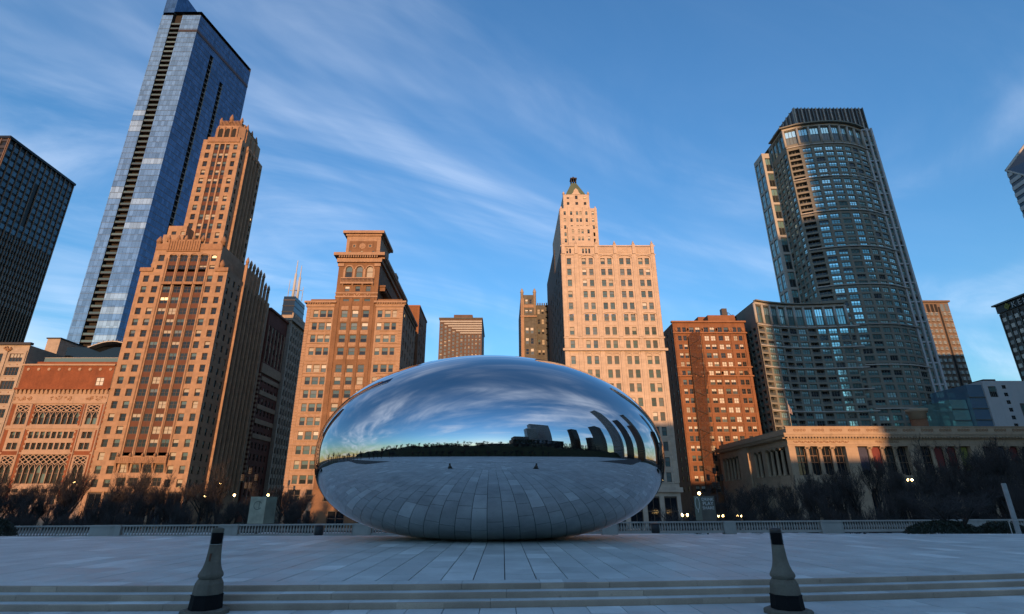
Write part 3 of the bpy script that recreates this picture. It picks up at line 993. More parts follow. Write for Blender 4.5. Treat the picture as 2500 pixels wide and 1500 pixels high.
    for o in holes:
        win(t, pick('sash', MIX_TAN), 'F', FY + 0.5, o, 0.07)
        if o[2] > 74:
            m3 = MB()
            for a, b, c, d in ((o[0] - 0.25, o[0] - 0.01, o[2] - 0.25, o[3] + 0.25), (o[1] + 0.01, o[1] + 0.25, o[2] - 0.25, o[3] + 0.25), (o[0], o[1], o[3] + 0.01, o[3] + 0.25), (o[0], o[1], o[2] - 0.25, o[2] - 0.01)):
                m3.box(a, b, FY + 0.38, FY + 0.495, c, d)
            m3.build('window_surround', M_B8, t)
    m2 = MB()
    for rr, dz in ((1.05, 0.1), (0.7, 0.18), (0.35, 0.25)):
        n = 12
        p = [(-42.9 + rr * (1 if k % 2 else 0.84) * math.cos(k * math.pi / n), 75.2 + rr * (1 if k % 2 else 0.84) * math.sin(k * math.pi / n)) for k in range(2 * n)]
        m2.prism_y(p, FY + 0.5 - dz, FY + 0.495)
    m2.build('rosette', M_B8, pent)
    m2 = MB()
    m2.box(G0 - 0.3, G1 + 0.3, FY + 0.2, 157.8, 78.62, 79.2)
    m2.box(G0 - 1.1, G1 + 1.1, FY - 0.5, 158.6, 79.22, 80.1)
    m2.build('cornice', M_B8, pent)
    m2 = MB()
    for k in range(9):
        m2.box(T1 + 0.02, T1 + 1.6, 147 + 1.8 * k, 147.5 + 1.8 * k, 61.0, 62.2)
    m2.box(T1 + 0.02, T1 + 1.8, 146.6, 163, 62.22, 62.7)
    m2.build('side_balcony', M_B8BR, t)
    for y, z in ((170, 77), (176, 75.5), (181, 74)):
        boxpart('roof_block', t, M_GREYST, T0 + 1, T1 - 0.4, y, y + 4, 72.05, z)


tan_block()


# brick block standing behind it
t = thing('orange_brick_block', (-32, 175, ST), 'plain orange brown brick block standing behind the tan tower block', 'building')
side = [(177.5 + 4.6 * k, 179.3 + 4.6 * k, 62 - 3.5 * r - 2, 62 - 3.5 * r) for k in range(3) for r in range(12)]
fr = [(-31.6, -30.2, 60 - 3.5 * r - 2.2, 60 - 3.5 * r) for r in range(11)]
shell('wall', t, [M_B13], -46, -29.3, 175, 193, ST, 66.3, F=fr, Rt=side)
for o in side: win(t, pick('sash', MIX_GLARE), 'R', -29.3, o, 0.2)
for o in fr:
    win(t, pick('sash', MIX_DARK), 'F', 175, o, 0.2)
    m2 = MB(); m2.prism_z([(-31.8, 174.98), (-30.0, 174.98), (-30.4, 174.2), (-31.4, 174.2)], o[2] - 1.0, o[2] - 0.1); m2.build('bay_apron', M_B13, t)
boxpart('parapet', t, M_B13S, -46.1, -29.1, 174.8, 193.2, 66.32, 66.9)


# ---- dark red building and slim cream building in the gap
t = thing('dark_red_building', (-95, 188, ST), 'dark red brick building with banded tan storeys in narrow gap', 'building')
XR = -87.9
side = []
for r in range(16):
    zt = 64.5 - 3.9 * r
    for k in range(5):
        side.append((190 + 3.0 * k, 191.2 + 3.0 * k, zt - 2.3, zt))
shell('wall', t, [M_B6], -100, XR, 188.4, 205.6, ST, 70, Rt=side)
for o in side: win(t, pick('sash', MIX_DARK), 'R', XR, o, 0.25)
for k in range(6):
    m2 = MB(); m2.box(XR + 0.02, XR + 0.3, 189.0 + 3.0 * k, 189.45 + 3.0 * k, 50, 64); m2.build('rib', M_B8, t)
for k in range(5):
    boxpart('tan_band', t, M_B8, XR + 0.01, XR + 0.25, 189.6, 205.4, 23 + 5.1 * k, 24.6 + 5.1 * k)
boxpart('cornice', t, M_B8, XR + 0.02, XR + 0.5, 188.2, 205.6, 46.0, 49.5)
boxpart('cornice', t, M_B6, -100.2, XR + 0.5, 188.0, 205.8, 70.02, 70.8)
for k in range(24):
    boxpart('quoin', t, M_B8, XR - 0.8, XR + 0.12, 188.25, 189.0, 8 + 1.6 * k, 8.8 + 1.6 * k)

t = thing('slim_cream_building', (-87.5, 206, ST), 'slim cream building with sunlit corner pier and dense window bays', 'building')
XR = -86.9
side = []
for r in range(19):
    zt = 69.5 - 3.7 * r
    for k in range(6):
        side.append((207.6 + 2.6 * k, 208.9 + 2.6 * k, zt - 2.4, zt))
shell('wall', t, [M_CREAM], -100, XR, 206, 224, ST, 74.2, Rt=side)
for o in side: win(t, pick('sash', MIX_DARK), 'R', XR, o, 0.3)
for k in range(7):
    boxpart('rib', t, M_CREAM, XR + 0.01, XR + 0.3, 206.6 + 2.6 * k, 207.1 + 2.6 * k, ST, 70)
boxpart('corner_pier', t, M_CREAM, -88.4, XR + 0.4, 205.7, 206.5, ST, 72)
boxpart('cornice', t, M_CREAM, -100, XR + 1.0, 205.2, 224.4, 71.5, 72.6)
for k in range(12):
    boxpart('parapet_block', t, M_CREAM, XR + 0.2, XR + 0.8, 205.6 + 1.5 * k, 206.5 + 1.5 * k, 72.62, 75.0)


# ---- black stepped skyscraper with two white masts, far off
def far_tower():
    k = 1120 / 900
    t = thing('black_skyscraper', (-470, 1120, ST), 'distant black skyscraper with two tall white masts on its roof', 'skyscraper')
    x0, z = at(694, 722, 1120); x1, _ = at(722, 722, 1120); z -= 2
    mb = MB(); mb.box(x0, x1, 1120, 1180, ST, z)
    mb.build('tower_body', M_BLACKG, t)
    for i in range(10):
        boxpart('louvre_band', t, M_BLACKM if i % 3 else M_DARKM, x0 - 0.5, x1 + 0.5, 1119.5, 1180.5, z - 10 - 14 * i, z - 7.5 - 14 * i)
    for px, py, r in ((728, 635, 3.2), (737, 648, 3.2)):
        xm, zt = at(px, py, 1150)
        m2 = MB(); m2.lathe(xm, 1150, [(r, z), (r * 0.9, z + (zt - z) * 0.65), (r * 0.45, z + (zt - z) * 0.66), (r * 0.3, zt - 6), (0.4, zt)], 10)
        m2.box(xm - 9, xm + 9, 1149, 1151, z + 26, z + 27)
        m2.build('mast', M_WHITE, t)
    for px, py in ((709, 682), (741, 700), (726, 684)):
        xm, zt = at(px, py, 1150)
        m2 = MB(); m2.lathe(xm, 1150, [(0.9, z), (0.7, zt - 4), (0.2, zt)], 6); m2.build('antenna', M_WHITE, t)


far_tower()


# ---- distant brown building with stepped ledges
def ledge_tower():
    Y = 320
    t = thing('brown_ledge_building', (-27, Y, ST), 'distant brown brick building with nested corner ledges on its front', 'building')
    X0, X1, Z1 = -40.3, -13.4, 111.3
    F = []
    for c in range(6):
        for r in range(22):
            zt = Z1 - 3.2 - 1.55 * c - 2.45 * r
            F.append((X0 + 0.7 + 2.55 * c, X0 + 2.1 + 2.55 * c, zt - 1.7, zt))
    for c in range(5):
        for r in range(18):
            zt = Z1 - 10.7 - 2.45 * r
            F.append((-24.2 + 2.25 * c, -23.2 + 2.25 * c, zt - 1.7, zt))
    shell('wall', t, [M_LEDGE], X0, X1, Y, Y + 40, ST, Z1, F=F, depth=0.3)
    me = winmesh('sash', M_GLG, M_GLG, M_FRAME); me2 = winmesh('sash', M_BLIND, M_GLG, M_FRAME)
    for o in F: win(t, me if rnd.random() < 0.7 else me2, 'F', Y, o, 0.2)
    for c in range(6):
        x = X0 + 2.4 + 2.55 * c
        z = Z1 - 1.2 - 1.55 * c
        boxpart('ledge', t, M_PREL, x - 2.0, X1, Y - 0.45, Y - 0.02, z - 0.9, z)
        boxpart('ledge', t, M_LEDGE, x, x + 0.5, Y - 0.45, Y - 0.02, ST, z - 1.0)
    boxpart('roof_edge', t, M_GREYST, X0 - 0.5, X1 + 0.5, Y - 0.6, Y + 40, Z1 + 0.02, Z1 + 0.8)
    boxpart('penthouse', t, M_LEDGE, -32, -19.8, Y + 6, Y + 20, Z1 + 0.82, Z1 + 5)


ledge_tower()


# ---- gothic building beside the cream tower, its shade painted as dark grey
def shaded_gothic():
    Y = 200
    t = thing('shade_grey_gothic_building', (12, Y, ST), 'gothic stone building with painted-in grey shade and two domed corner turrets', 'building')
    F = []
    for r in range(11):
        zt = 66.8 - 4.3 * r
        F += [(9.0, 10.2, zt - 2.6, zt), (10.9, 12.1, zt - 2.6, zt)]
    F += [(9.0, 10.0, 76.8, 78.8), (10.6, 11.6, 76.8, 78.8), (8.9, 10.0, 72.9, 74.3), (10.6, 11.7, 72.9, 74.3)]
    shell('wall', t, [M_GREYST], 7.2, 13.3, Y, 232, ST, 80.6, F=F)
    for o in F: win(t, pick('sash', [(3, M_BLINDW, M_GLG), (2, M_GL, M_GL), (1, M_GLG, M_GLG)]), 'F', Y, o, 0.2)
    G = []
    for r in range(13):
        zt = 75.6 - 4.3 * r
        G += [(14.0, 15.0, zt - 2.2, zt), (15.6, 16.6, zt - 2.2, zt)]
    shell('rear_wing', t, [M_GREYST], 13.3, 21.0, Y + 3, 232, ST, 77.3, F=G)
    for o in G: win(t, pick('sash', MIX_DARK), 'F', Y + 3, o, 0.2)
    boxpart('corner_pier', t, M_B8, 7.15, 8.4, Y - 0.3, Y - 0.02, ST, 79.0)  # sunlit pier and top trim painted in a warmer tan
    boxpart('cornice', t, M_B8, 7.0, 13.5, Y - 0.6, Y - 0.02, 71.0, 71.6)
    boxpart('panel', t, M_B8, 8.45, 13.2, Y - 0.14, Y - 0.02, 75.1, 76.4)
    for x in (7.7, 12.8):
        m2 = MB(); m2.lathe(x, Y + 0.2, [(0.6, 72), (0.6, 81.6), (0.75, 81.7), (0.75, 82.0), (0.6, 82.3), (0.42, 83.0), (0.05, 83.6)], 8)
        m2.build('turret', M_CREAM, t)
    m2 = MB()
    for k in range(8):
        m2.box(14 + 0.9 * k, 14.45 + 0.9 * k, Y + 2.6, Y + 3.2, 77.3, 78.1)
    for r in range(8):
        m2.box(17.2, 20.5, Y + 1.4, Y + 2.9, 60 + 2.4 * r - 0.15, 60 + 2.4 * r)
        m2.box(17.2, 20.5, Y + 1.4, Y + 1.45, 60 + 2.4 * r + 0.9, 60 + 2.4 * r + 0.95)
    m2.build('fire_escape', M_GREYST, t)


shaded_gothic()


# ---- cream terracotta block with slim tower and green roof
def cream_tower():
    t = thing('cream_tower_block', (31.7, FY, ST), 'pale cream office block with slim tower under small green pyramid roof', 'building')
    X0, X1 = 17.7, 45.8
    cols = [(19.2, 20.5), (23.7, 24.95), (25.8, 27.05), (29.35, 30.65), (31.4, 32.7), (35.0, 36.3), (37.05, 38.35), (40.7, 42.0), (42.7, 44.0)]
    rows = [70.9, 67.4, 63.85, 60.25, 56.6, 53.0, 49.1, 45.1, 40.5, 36.6, 32.7, 28.7, 24.8, 20.85, 16.95, 12.95, 9.1]
    F = []; W = []
    for r, zt in enumerate(rows):
        h = 2.1 if r < 6 else 2.4
        for c in cols:
            o = (c[0], c[1], zt - h, zt); F.append(o); W.append(('arch' if r in (0, 5) else 'sash', o))
    top = [(19.2, 19.75, 72.5, 74.1), (20.1, 20.65, 72.5, 74.1), (24.0, 24.55, 72.5, 74.1), (24.95, 25.5, 72.5, 74.1), (25.9, 26.45, 72.5, 74.1)]
    base = [(19 + 4.5 * k, 22.3 + 4.5 * k, -4.3, 3.2) for k in range(6)]
    side = []
    for r, zt in enumerate(rows):
        for k in range(6):
            side.append((147.5 + 6.5 * k, 149 + 6.5 * k, zt - 2.1, zt))
    mb = MB()
    grid_wall(mb, Pf(FY), X0, X1, ST, 74.9, F + top + base, 0.35)
    grid_wall(mb, Pr(X1), FY, 185, ST, 74.9, [], 0.3)
    mb.face([(X0, FY, 74.9), (X1, FY, 74.9), (X1, 185, 74.9), (X0, 185, 74.9)])
    mb.build('wall', [M_B12], t)
    mb = MB()
    grid_wall(mb, Pl(X0), FY, 197, ST, 74.9, side, 0.3)
    shell('', None, None, X0, 40, 166, 197, 74.9, 84, mb=mb)
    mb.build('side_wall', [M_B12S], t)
    for kind, o in W:
        wo_ = win(t, pick(kind, MIX_GREY), 'F', FY, o, 0.24)
        boxpart('sill', wo_, M_B12, o[0] - 0.12, o[1] + 0.12, FY - 0.14, FY - 0.01, o[2] - 0.2, o[2])
    for o in top: win(t, pick('sash', MIX_DARK), 'F', FY, o, 0.2)
    for o in side: win(t, pick('sash', MIX_DARK), 'L', X0, o, 0.22)
    for o in base: win(t, winmesh('double', M_BLACKG, M_BLACKG, M_FRAME), 'F', FY, o, 0.3, 'shop_window')
    # pilasters
    px = [18.25, 22.1, 28.2, 33.85, 39.55, 45.2]
    for x in px:
        for z0, z1 in ((6.5, 41.8), (42.8, 45.6), (46.2, 72.2)):
            m2 = MB()
            m2.prism_z([(x - 0.75, FY - 0.01), (x - 0.6, FY - 0.22), (x + 0.6, FY - 0.22), (x + 0.75, FY - 0.01)], z0, z1)
            m2.box(x - 0.2, x + 0.2, FY - 0.36, FY - 0.221, z0, z1)
            m2.build('pilaster', M_B12, t)
        m2 = MB(); m2.box(x - 0.45, x + 0.45, FY - 0.55, FY - 0.02, 72.25, 75.5)
        m2.lathe(x, FY - 0.25, [(0.42, 75.5), (0.3, 76.0), (0.05, 76.6)], 6)
        m2.build('parapet_pier', M_B12, t)
    for a, b in ((23.4, 27.4), (29.1, 33.0), (34.7, 38.6), (40.4, 44.3)):
        cx = (a + b) / 2
        m2 = MB()
        pts = arc_pts(cx, 70.9, 2.3, 1.15, 10); inn = arc_pts(cx, 70.9, 2.05, 0.9, 10)
        for k in range(10):
            m2.prism_y([pts[k], pts[k + 1], inn[k + 1], inn[k]], FY - 0.3, FY - 0.01)
        m2.build('arch_hood', M_B12, t)
        m2 = MB()
        pts = arc_pts(cx, 52.9, 2.3, 0.75, 8); inn = arc_pts(cx, 52.9, 2.1, 0.55, 8)
        for k in range(8):
            m2.prism_y([pts[k], pts[k + 1], inn[k + 1], inn[k]], FY - 0.22, FY - 0.01)
        m2.build('arch_hood', M_B12, t)
        m2 = MB()
        for k in range(12):
            x = a + 0.15 + 0.33 * k
            m2.box(x, x + 0.14, FY - 0.16, FY - 0.01, 72.6 if a > 28 else 74.3, 74.6)
        m2.build('parapet_rib', M_B12, t)
        m2 = MB()
        for w0 in (a + 0.9, b - 0.9):
            arch_ring(m2, w0, 40.7, 0.95, 0.7, 0.2, FY - 0.25, FY - 0.01)
            for k in range(10):
                m2.box(w0 - 0.9 + 0.18 * k, w0 - 0.8 + 0.18 * k, FY - 0.3, FY - 0.251, 41.1 + 0.1 * (k % 3), 41.6)
        m2.build('festoon', M_B12, t)
        for r, zt in enumerate(rows[:-1]):
            if r not in (7,):
                boxpart('apron', t, M_B12, a + 0.35, b - 0.35, FY - 0.1, FY - 0.005, rows[r + 1] + 0.45, zt - (2.1 if r < 6 else 2.4) - 0.32) if zt - 2.72 - (rows[r + 1] + 0.45) > 0.2 else None
    for z0, z1, o in ((41.9, 42.6, 0.75), (45.65, 46.1, 0.35), (74.7, 75.1, 0.3), (4.2, 5.4, 0.6), (71.9, 72.2, 0.3)):
        boxpart('cornice', t, M_B12, X0 - o, X1 + o, FY - o - 0.02, FY - 0.015 if z0 < 71 else FY - 0.3, z0, z1)
    # setback tower
    TY = 147
    c1 = [(19.15, 19.85), (21.2, 21.9), (23.05, 23.75), (24.15, 24.85), (26.0, 26.7), (28.0, 28.75)]
    F = [(a, b, zt - 1.3, zt) for zt in (88.2, 85.7, 83.2, 80.7, 78.5) for a, b in c1]
    mb = MB()
    shell('', None, None, 17.95, 29.7, TY, 172, 74.9, 89.3, F=F, mb=mb, depth=0.2)
    f2 = [(20.4, 21.2, 93.0, 93.6), (25.8, 26.6, 93.0, 93.6), (20.4, 21.2, 90.8, 91.8), (23.1, 24.0, 90.8, 91.8), (25.8, 26.6, 90.8, 91.8), (23.1, 23.9, 92.9, 94.2)]
    shell('', None, None, 19.3, 27.6, TY + 0.4, 170, 89.3, 94.6, F=f2, mb=mb, depth=0.2)
    b2 = [(21.35, 22.05, 79.8, 81.2), (23.2, 23.9, 79.8, 81.2), (24.3, 25.0, 79.8, 81.2), (26.15, 26.85, 79.8, 81.2), (21.35, 22.05, 77.4, 78.7), (23.2, 23.9, 77.4, 78.7), (24.3, 25.0, 77.4, 78.7), (26.15, 26.85, 77.4, 78.7)]
    shell('', None, None, 20.1, 28.0, TY - 1.0, TY + 1, 74.9, 82.3, F=b2, mb=mb, depth=0.2)
    mb.prism_y([(22.0, 94.6), (25.0, 94.6), (24.4, 95.3), (24.1, 96.3), (23.5, 96.9), (22.9, 96.3), (22.6, 95.3)], TY + 0.3, TY + 1.2)
    mb.build('upper_tower', [M_B12], t)
    for o in F:
        if not (20.0 < o[0] < 28.1 and o[3] < 82.4):
            win(t, pick('sash', MIX_TAN), 'F', TY, o, 0.15)
    for o in f2[:5]: win(t, pick('sash', MIX_DARK), 'F', TY + 0.4, o, 0.15)
    win(t, pick('arch', MIX_DARK), 'F', TY + 0.4, f2[5], 0.15)
    for o in b2: win(t, pick('sash', MIX_TAN), 'F', TY - 1, o, 0.15)
    for x in (20.6, 22.5, 25.4, 27.4, 29.2, 18.4):
        boxpart('pier', t, M_B12, x - 0.2, x + 0.2, TY - 0.2, TY - 0.01, 82.5, 89.8)
    for x in (19.5, 27.4):
        m2 = MB(); finial(m2, x, TY + 0.7, 94.5, 1.4, 0.35); m2.build('pinnacle', M_B12, t)
    m2 = MB()
    m2.hull([(20.0, TY + 1.2, 94.6), (27.0, TY + 1.2, 94.6), (27.0, 158, 94.6), (20.0, 158, 94.6)], [(22.7, TY + 4.0, 101.2), (24.3, TY + 4.0, 101.2), (24.3, TY + 5.6, 101.2), (22.7, TY + 5.6, 101.2)])
    roof_ = m2.build('green_roof', M_COPPER, t)
    m2 = MB()
    for x in (22.75, 23.5, 24.25):
        for y in (TY + 4.0, TY + 5.6):
            m2.lathe(x, y, [(0.16, 101.2), (0.16, 102.9)], 6)
    m2.box(22.4, 24.6, TY + 3.7, TY + 5.9, 102.9, 103.2); m2.lathe(23.5, TY + 4.8, [(0.9, 103.2), (0.55, 103.7), (0.05, 104.3)], 8)
    m2.build('cupola', M_DARKM, roof_)


cream_tower()


# ---- orange-brown brick block with paired windows
def brown_block():
    k = 1.35
    Y = FY * k
    sx = lambda x: x * k
    sz = lambda z: 1.93 + (z - 1.93) * k
    t = thing('brown_brick_block', (sx(59), Y, ST), 'orange brown brick office block with rows of paired bright windows', 'building')
    X0, X1, Z1 = sx(48.8), sx(69.5), sz(50.3)
    cols = [(50.0, 51.0), (51.5, 52.5), (53.4, 54.75), (55.2, 56.55), (57.55, 58.9), (59.35, 60.7), (61.55, 62.85), (63.35, 64.65), (65.9, 66.95), (67.3, 68.35)]
    rows = [49.0 - 2.545 * r for r in range(18)]
    F = []
    for zt in rows:
        for a, b in cols:
            F.append((sx(a), sx(b), sz(zt) - 2.0, sz(zt)))
    side = [(Y + 2 + 5 * i, Y + 3.4 + 5 * i, sz(zt) - 2, sz(zt)) for zt in rows for i in range(4)]
    shell('wall', t, [M_B13], X0, X1, Y, Y + 30, ST, Z1, F=F, L=side)
    for i, o in enumerate(F):
        lit = 3 < i % 10 < 8  # these columns carry the painted sky glare
        win(t, pick('double', MIX_GLARE if lit else MIX_DARK + [(3, M_BLINDW, M_GL)], M_FRAME), 'F', Y, o, 0.22)
    for o in side: win(t, pick('sash', MIX_DARK), 'L', X0, o, 0.2)
    for x in (49.35, 52.95, 57.05, 61.15, 65.25, 68.95):
        m2 = MB(); m2.box(sx(x) - 0.42, sx(x) + 0.42, Y - 0.28, Y - 0.01, ST, Z1 - 4.5); m2.build('pier', M_B13, t)
    for r, zt in enumerate(rows):
        boxpart('sill_course', t, M_B13S, X0 + 0.2, X1 - 0.2, Y - 0.16 if r % 6 else Y - 0.35, Y - 0.011, sz(zt) - 2.35, sz(zt) - 2.05)
    for zt in (47.4, 37.4, 34.9):
        boxpart('string_course', t, M_B13S, X0 - 0.3, X1 + 0.3, Y - 0.6, Y - 0.29, sz(zt) - 0.5, sz(zt))
    for r in (0, 5):
        for a, b in ((50.0, 52.5), (53.4, 56.55), (57.55, 60.7), (61.55, 64.65), (65.9, 68.35)):
            m2 = MB()
            for c in (a - 0.35, b + 0.35):
                p = [(sx(c) + 0.5 * math.cos(i * math.pi / 4), sz(rows[r]) - 1.0 + 0.7 * math.sin(i * math.pi / 4)) for i in range(8)]
                m2.prism_y(p, Y - 0.42, Y - 0.29)
            m2.build('cartouche', M_B13S, t)
    boxpart('cornice', t, M_B13S, X0 - 0.5, X1 + 0.5, Y - 0.7, Y + 0.5, Z1 + 0.02, Z1 + 0.7)
    boxpart('penthouse', t, M_B13, sx(60.5), sx(68.5), Y + 4, Y + 18, Z1 + 0.02, Z1 + 4.6)
    boxpart('penthouse', t, M_B13, sx(59), sx(62), Y + 9, Y + 20, Z1 + 0.02, Z1 + 5.6)
    m2 = MB(); m2.box(sx(65.6), sx(67.1), Y + 6, Y + 8, Z1 + 4.62, Z1 + 8.2); m2.build('chimney', M_DARKM, t)
    m2 = MB()
    for p, q in (((68.0, 53.6), (68.6, 56.2)), ((68.6, 56.2), (70.4, 54.4)), ((67.6, 54.7), (70.2, 55.4)), ((68.6, 56.2), (70.9, 53.8))):
        m2.tube((sx(p[0]), Y + 10, sz(p[1])), (sx(q[0]), Y + 10, sz(q[1])), 0.1, 0.1, 4)
    m2.build('roof_hoist', M_BLACKM, t)
    # dark streak of unclear cause, stood in for by a made-up netted scaffold
    s = thing('dark_streak_scaffold', (sx(54), Y - 1, ST), 'dark brown streak up the brick front, made up as a netted scaffold', 'scaffold')
    edge = [(52.4, 55.1, 4), (52.4, 55.2, 13.9), (52.3, 55.4, 20), (52.35, 55.6, 26), (52.5, 56.0, 31), (52.5, 57.0, 35.2), (52.55, 56.3, 38.5), (52.6, 56.0, 42), (52.7, 56.2, 46.0), (54.0, 56.3, 47.4)]
    m2 = MB()
    fr = []
    for a, b, z in edge:
        n = 7
        fr.append([(sx(a + (b - a) * i / n), Y - 0.75 + 0.22 * math.sin(i * 2.1 + z), sz(z)) for i in range(n + 1)])
    for i in range(len(fr) - 1):
        for j in range(7):
            m2.face([fr[i][j], fr[i][j + 1], fr[i + 1][j + 1], fr[i + 1][j]], 0, True)
    m2.build('netting', M_NET, s)
    z = 14.0
    while z < 47:
        boxpart('platform', s, M_DARKM, sx(52.6), sx(55.4), Y - 0.62, Y - 0.3, sz(z), sz(z) + 0.12)
        z += 2.545
    m2 = MB()
    zz = 10.0; kk = 0
    while zz < 45:
        m2.tube((sx(52.6), Y - 1.02, sz(zz)), (sx(55.4), Y - 1.02, sz(zz + 2.0 * (1 if kk % 2 else -0.6))), 0.1, 0.1, 4); zz += 2.545; kk += 1
    m2.tube((sx(52.5), Y - 1.0, sz(4)), (sx(52.7), Y - 1.0, sz(46)), 0.1, 0.1, 4); m2.tube((sx(55.2), Y - 1.0, sz(4)), (sx(56.1), Y - 1.0, sz(46)), 0.1, 0.1, 4)
    m2.build('pole', M_DARKM, s)


m, nt_, b_ = newmat('brown_streak_net')  # see-through dark brown of the streak on the brick front
n_ = N(nt_, 'ShaderNodeTexNoise', ins={'Scale': 1.2, 'Detail': 6.0})
g_ = N(nt_, 'ShaderNodeNewGeometry'); nt_.links.new(g_.outputs['Position'], n_.inputs['Vector'])
cr = N(nt_, 'ShaderNodeMix', data_type='RGBA'); cr.inputs['A'].default_value = (0.035, 0.014, 0.008, 1); cr.inputs['B'].default_value = (0.13, 0.05, 0.025, 1)
nt_.links.new(n_.outputs['Fac'], cr.inputs['Factor']); nt_.links.new(cr.outputs['Result'], b_.inputs['Base Color'])
b_.inputs['Roughness'].default_value = 0.9
b_.inputs['Alpha'].default_value = 0.72
M_NET = m
brown_block()

M_BANR = plain('banner_red', (0.13, 0.018, 0.014), 0.7)
M_BANB = plain('banner_navy', (0.025, 0.028, 0.06), 0.7)
M_BANY = plain('banner_yellow', (0.17, 0.17, 0.025), 0.7)


def text_mesh(s, size, ext=0.02):
    cu = bpy.data.curves.new('lettering', 'FONT')
    cu.body = s; cu.size = size; cu.extrude = ext; cu.align_x = 'CENTER'; cu.resolution_u = 3
    o = bpy.data.objects.new('lettering', cu)
    me = bpy.data.meshes.new_from_object(o)
    bpy.data.objects.remove(o); bpy.data.curves.remove(cu)
    return me


def lettering(parent, s, size, M, mat, name='lettering', ext=0.02):
    me = text_mesh(s, size, ext)
    me.materials.clear(); me.materials.append(mat)
    return inst(name, me, parent, M @ Matrix.Rotation(R(90), 4, 'X'))


# ---- low classical library
def library():
    t = thing('classical_library', (100, FY, ST), 'low grey stone classical hall with ionic columns and lettered frieze', 'building')
    X0, XE, YE = 75.8, 170.0, 192.0
    zb, zt = 8.4, 15.75
    piers = []
    x = X0
    cols = []; opens = []
    pier = (X0, 77.6)
    piers.append(pier)
    while pier[1] < XE - 17:
        a = pier[1]
        n = 4
        bay = 3.35
        for i in range(n):
            opens.append((a + bay * i + (0.0 if i == 0 else 0.0), a + bay * (i + 1)))
            if i: cols.append(a + bay * i)
        pier = (a + bay * n, a + bay * n + 3.2)
        piers.append(pier)
    arch_lo = [(a + 0.9, b - 0.3) for a, b in opens]
    F = [(o[0], o[1], zb, zt) for o in opens] + [(a, b, -3.5, 5.2) for a, b in arch_lo]
    scol = []
    sopen = [(146.8 + 2.9 * i, 149.7 + 2.9 * i) for i in range(4)] + [(160.6 + 2.6 * i, 163.2 + 2.6 * i) for i in range(2)] + [(176.5 + 2.7 * i, 179.2 + 2.7 * i) for i in range(5)]
    L = [(a, b, zb, zt) for a, b in sopen] + [(147.5 + 5 * i, 150.3 + 5 * i, -2.5, 5.5) for i in range(3)] + [(166 + 3 * i, 167.3 + 3 * i, 4.0, 6.6) for i in range(2)]
    mb = MB()
    shell('', None, None, X0, XE, FY, YE, ST, 18.0, F=F, L=L, mb=mb, depth=1.3)
    mb.build('wall', [M_CC], t)
    back = MB()
    back.box(X0 + 1.35, XE - 1.35, FY + 1.32, FY + 1.5, ST, 16, 0); back.box(X0 + 1.32, X0 + 1.5, FY + 1.6, YE - 1, ST, 16, 0)
    back.build('glazing', M_BLACKG, t)
    ban = [None, None, None, None, M_BANB, M_BANR, None, None, None, M_BANR, M_BANR, M_BANY, None, M_BANB, M_BANR]
    for i, o in enumerate(opens):
        m2 = MB()
        for z in (11.6, 13.3):
            m2.box(o[0], o[1], FY + 1.05, FY + 1.25, z, z + 0.16)
        for k in range(3):
            xx = o[0] + (o[1] - o[0]) * (k + 0.5) / 3
            m2.box(xx - 0.05, xx + 0.05, FY + 1.05, FY + 1.22, zb, zt)
        m2.build('window_frame', M_BRONZE, t)
        if i < len(ban) and ban[i]:
            boxpart('banner', t, ban[i], o[0] + 0.5, o[1] - 0.5, FY + 0.85, FY + 0.9, zb + 1.2, zt - 0.2)

    def column(px, py, r):
        m2 = MB()
        m2.box(px - r * 1.35, px + r * 1.35, py - r * 1.35, py + r * 1.35, zb, zb + 0.25)
        m2.lathe(px, py, [(r * 1.25, zb + 0.25), (r * 1.25, zb + 0.4), (r * 1.05, zb + 0.55), (r, zb + 0.7), (r * 0.98, zb + 3), (r * 0.85, zt - 0.75), (r * 1.0, zt - 0.6)], 16)
        for s in (-1, 1):
            m2.lathe(px + s * r * 0.95, py - r * 0.3, [(r * 0.42, zt - 0.62), (r * 0.42, zt - 0.3)], 8)
        m2.box(px - r * 1.35, px + r * 1.35, py - r * 1.1, py + r * 1.1, zt - 0.3, zt - 0.02)
        m2.build('column', M_CC, t)
    for x in cols: column(x, FY + 0.55, 0.52)
    for o in sopen:
        column(X0 + 0.5, o[1], 0.5) if o[1] not in (158.4, 165.8, 190.0) else None
    for a, b in arch_lo:
        m2 = MB(); arch_ring(m2, (a + b) / 2, 3.8, (b - a) / 2 + 0.5, 2.2, 0.5, FY - 0.25, FY - 0.01); m2.build('arch', M_CC, t)
    # pier between the two parts of the side
    boxpart('corner_pavilion', t, M_CC, X0 - 0.5, X0 + 1, 168.8, 175.8, ST, 18.0)
    # entablature
    def ring(z0, z1, out, name, mat=None):
        m2 = MB(); m2.box(X0 - out, XE, FY - out, FY - 0.01, z0, z1); m2.box(X0 - out, X0 - 0.01, FY, YE + out, z0, z1); m2.build(name, mat or M_CC, t)
    ring(15.8, 16.15, 0.12, 'architrave'); ring(16.17, 16.35, 0.2, 'architrave')
    ring(17.5, 17.75, 0.3, 'cornice'); ring(18.12, 18.6, 1.0, 'cornice'); ring(18.62, 19.15, 1.2, 'cornice')
    for k in range(110):
        x = X0 - 0.2 + 0.82 * k
        boxpart('modillion', t, M_CC, x, x + 0.4, FY - 0.95, FY - 0.02, 17.78, 18.1)
    m2 = MB()
    for k in range(56):
        y = FY + 0.3 + 0.82 * k
        m2.box(X0 - 0.95, X0 - 0.02, y, y + 0.4, 17.78, 18.1)
    m2.build('side_modillions', M_CC, t)
    boxpart('parapet', t, M_CC, X0 + 0.2, XE, FY + 0.1, FY + 0.7, 19.16, 20.8)
    boxpart('parapet', t, M_CC, X0 + 0.2, X0 + 0.8, FY + 0.71, YE, 19.16, 20.4)
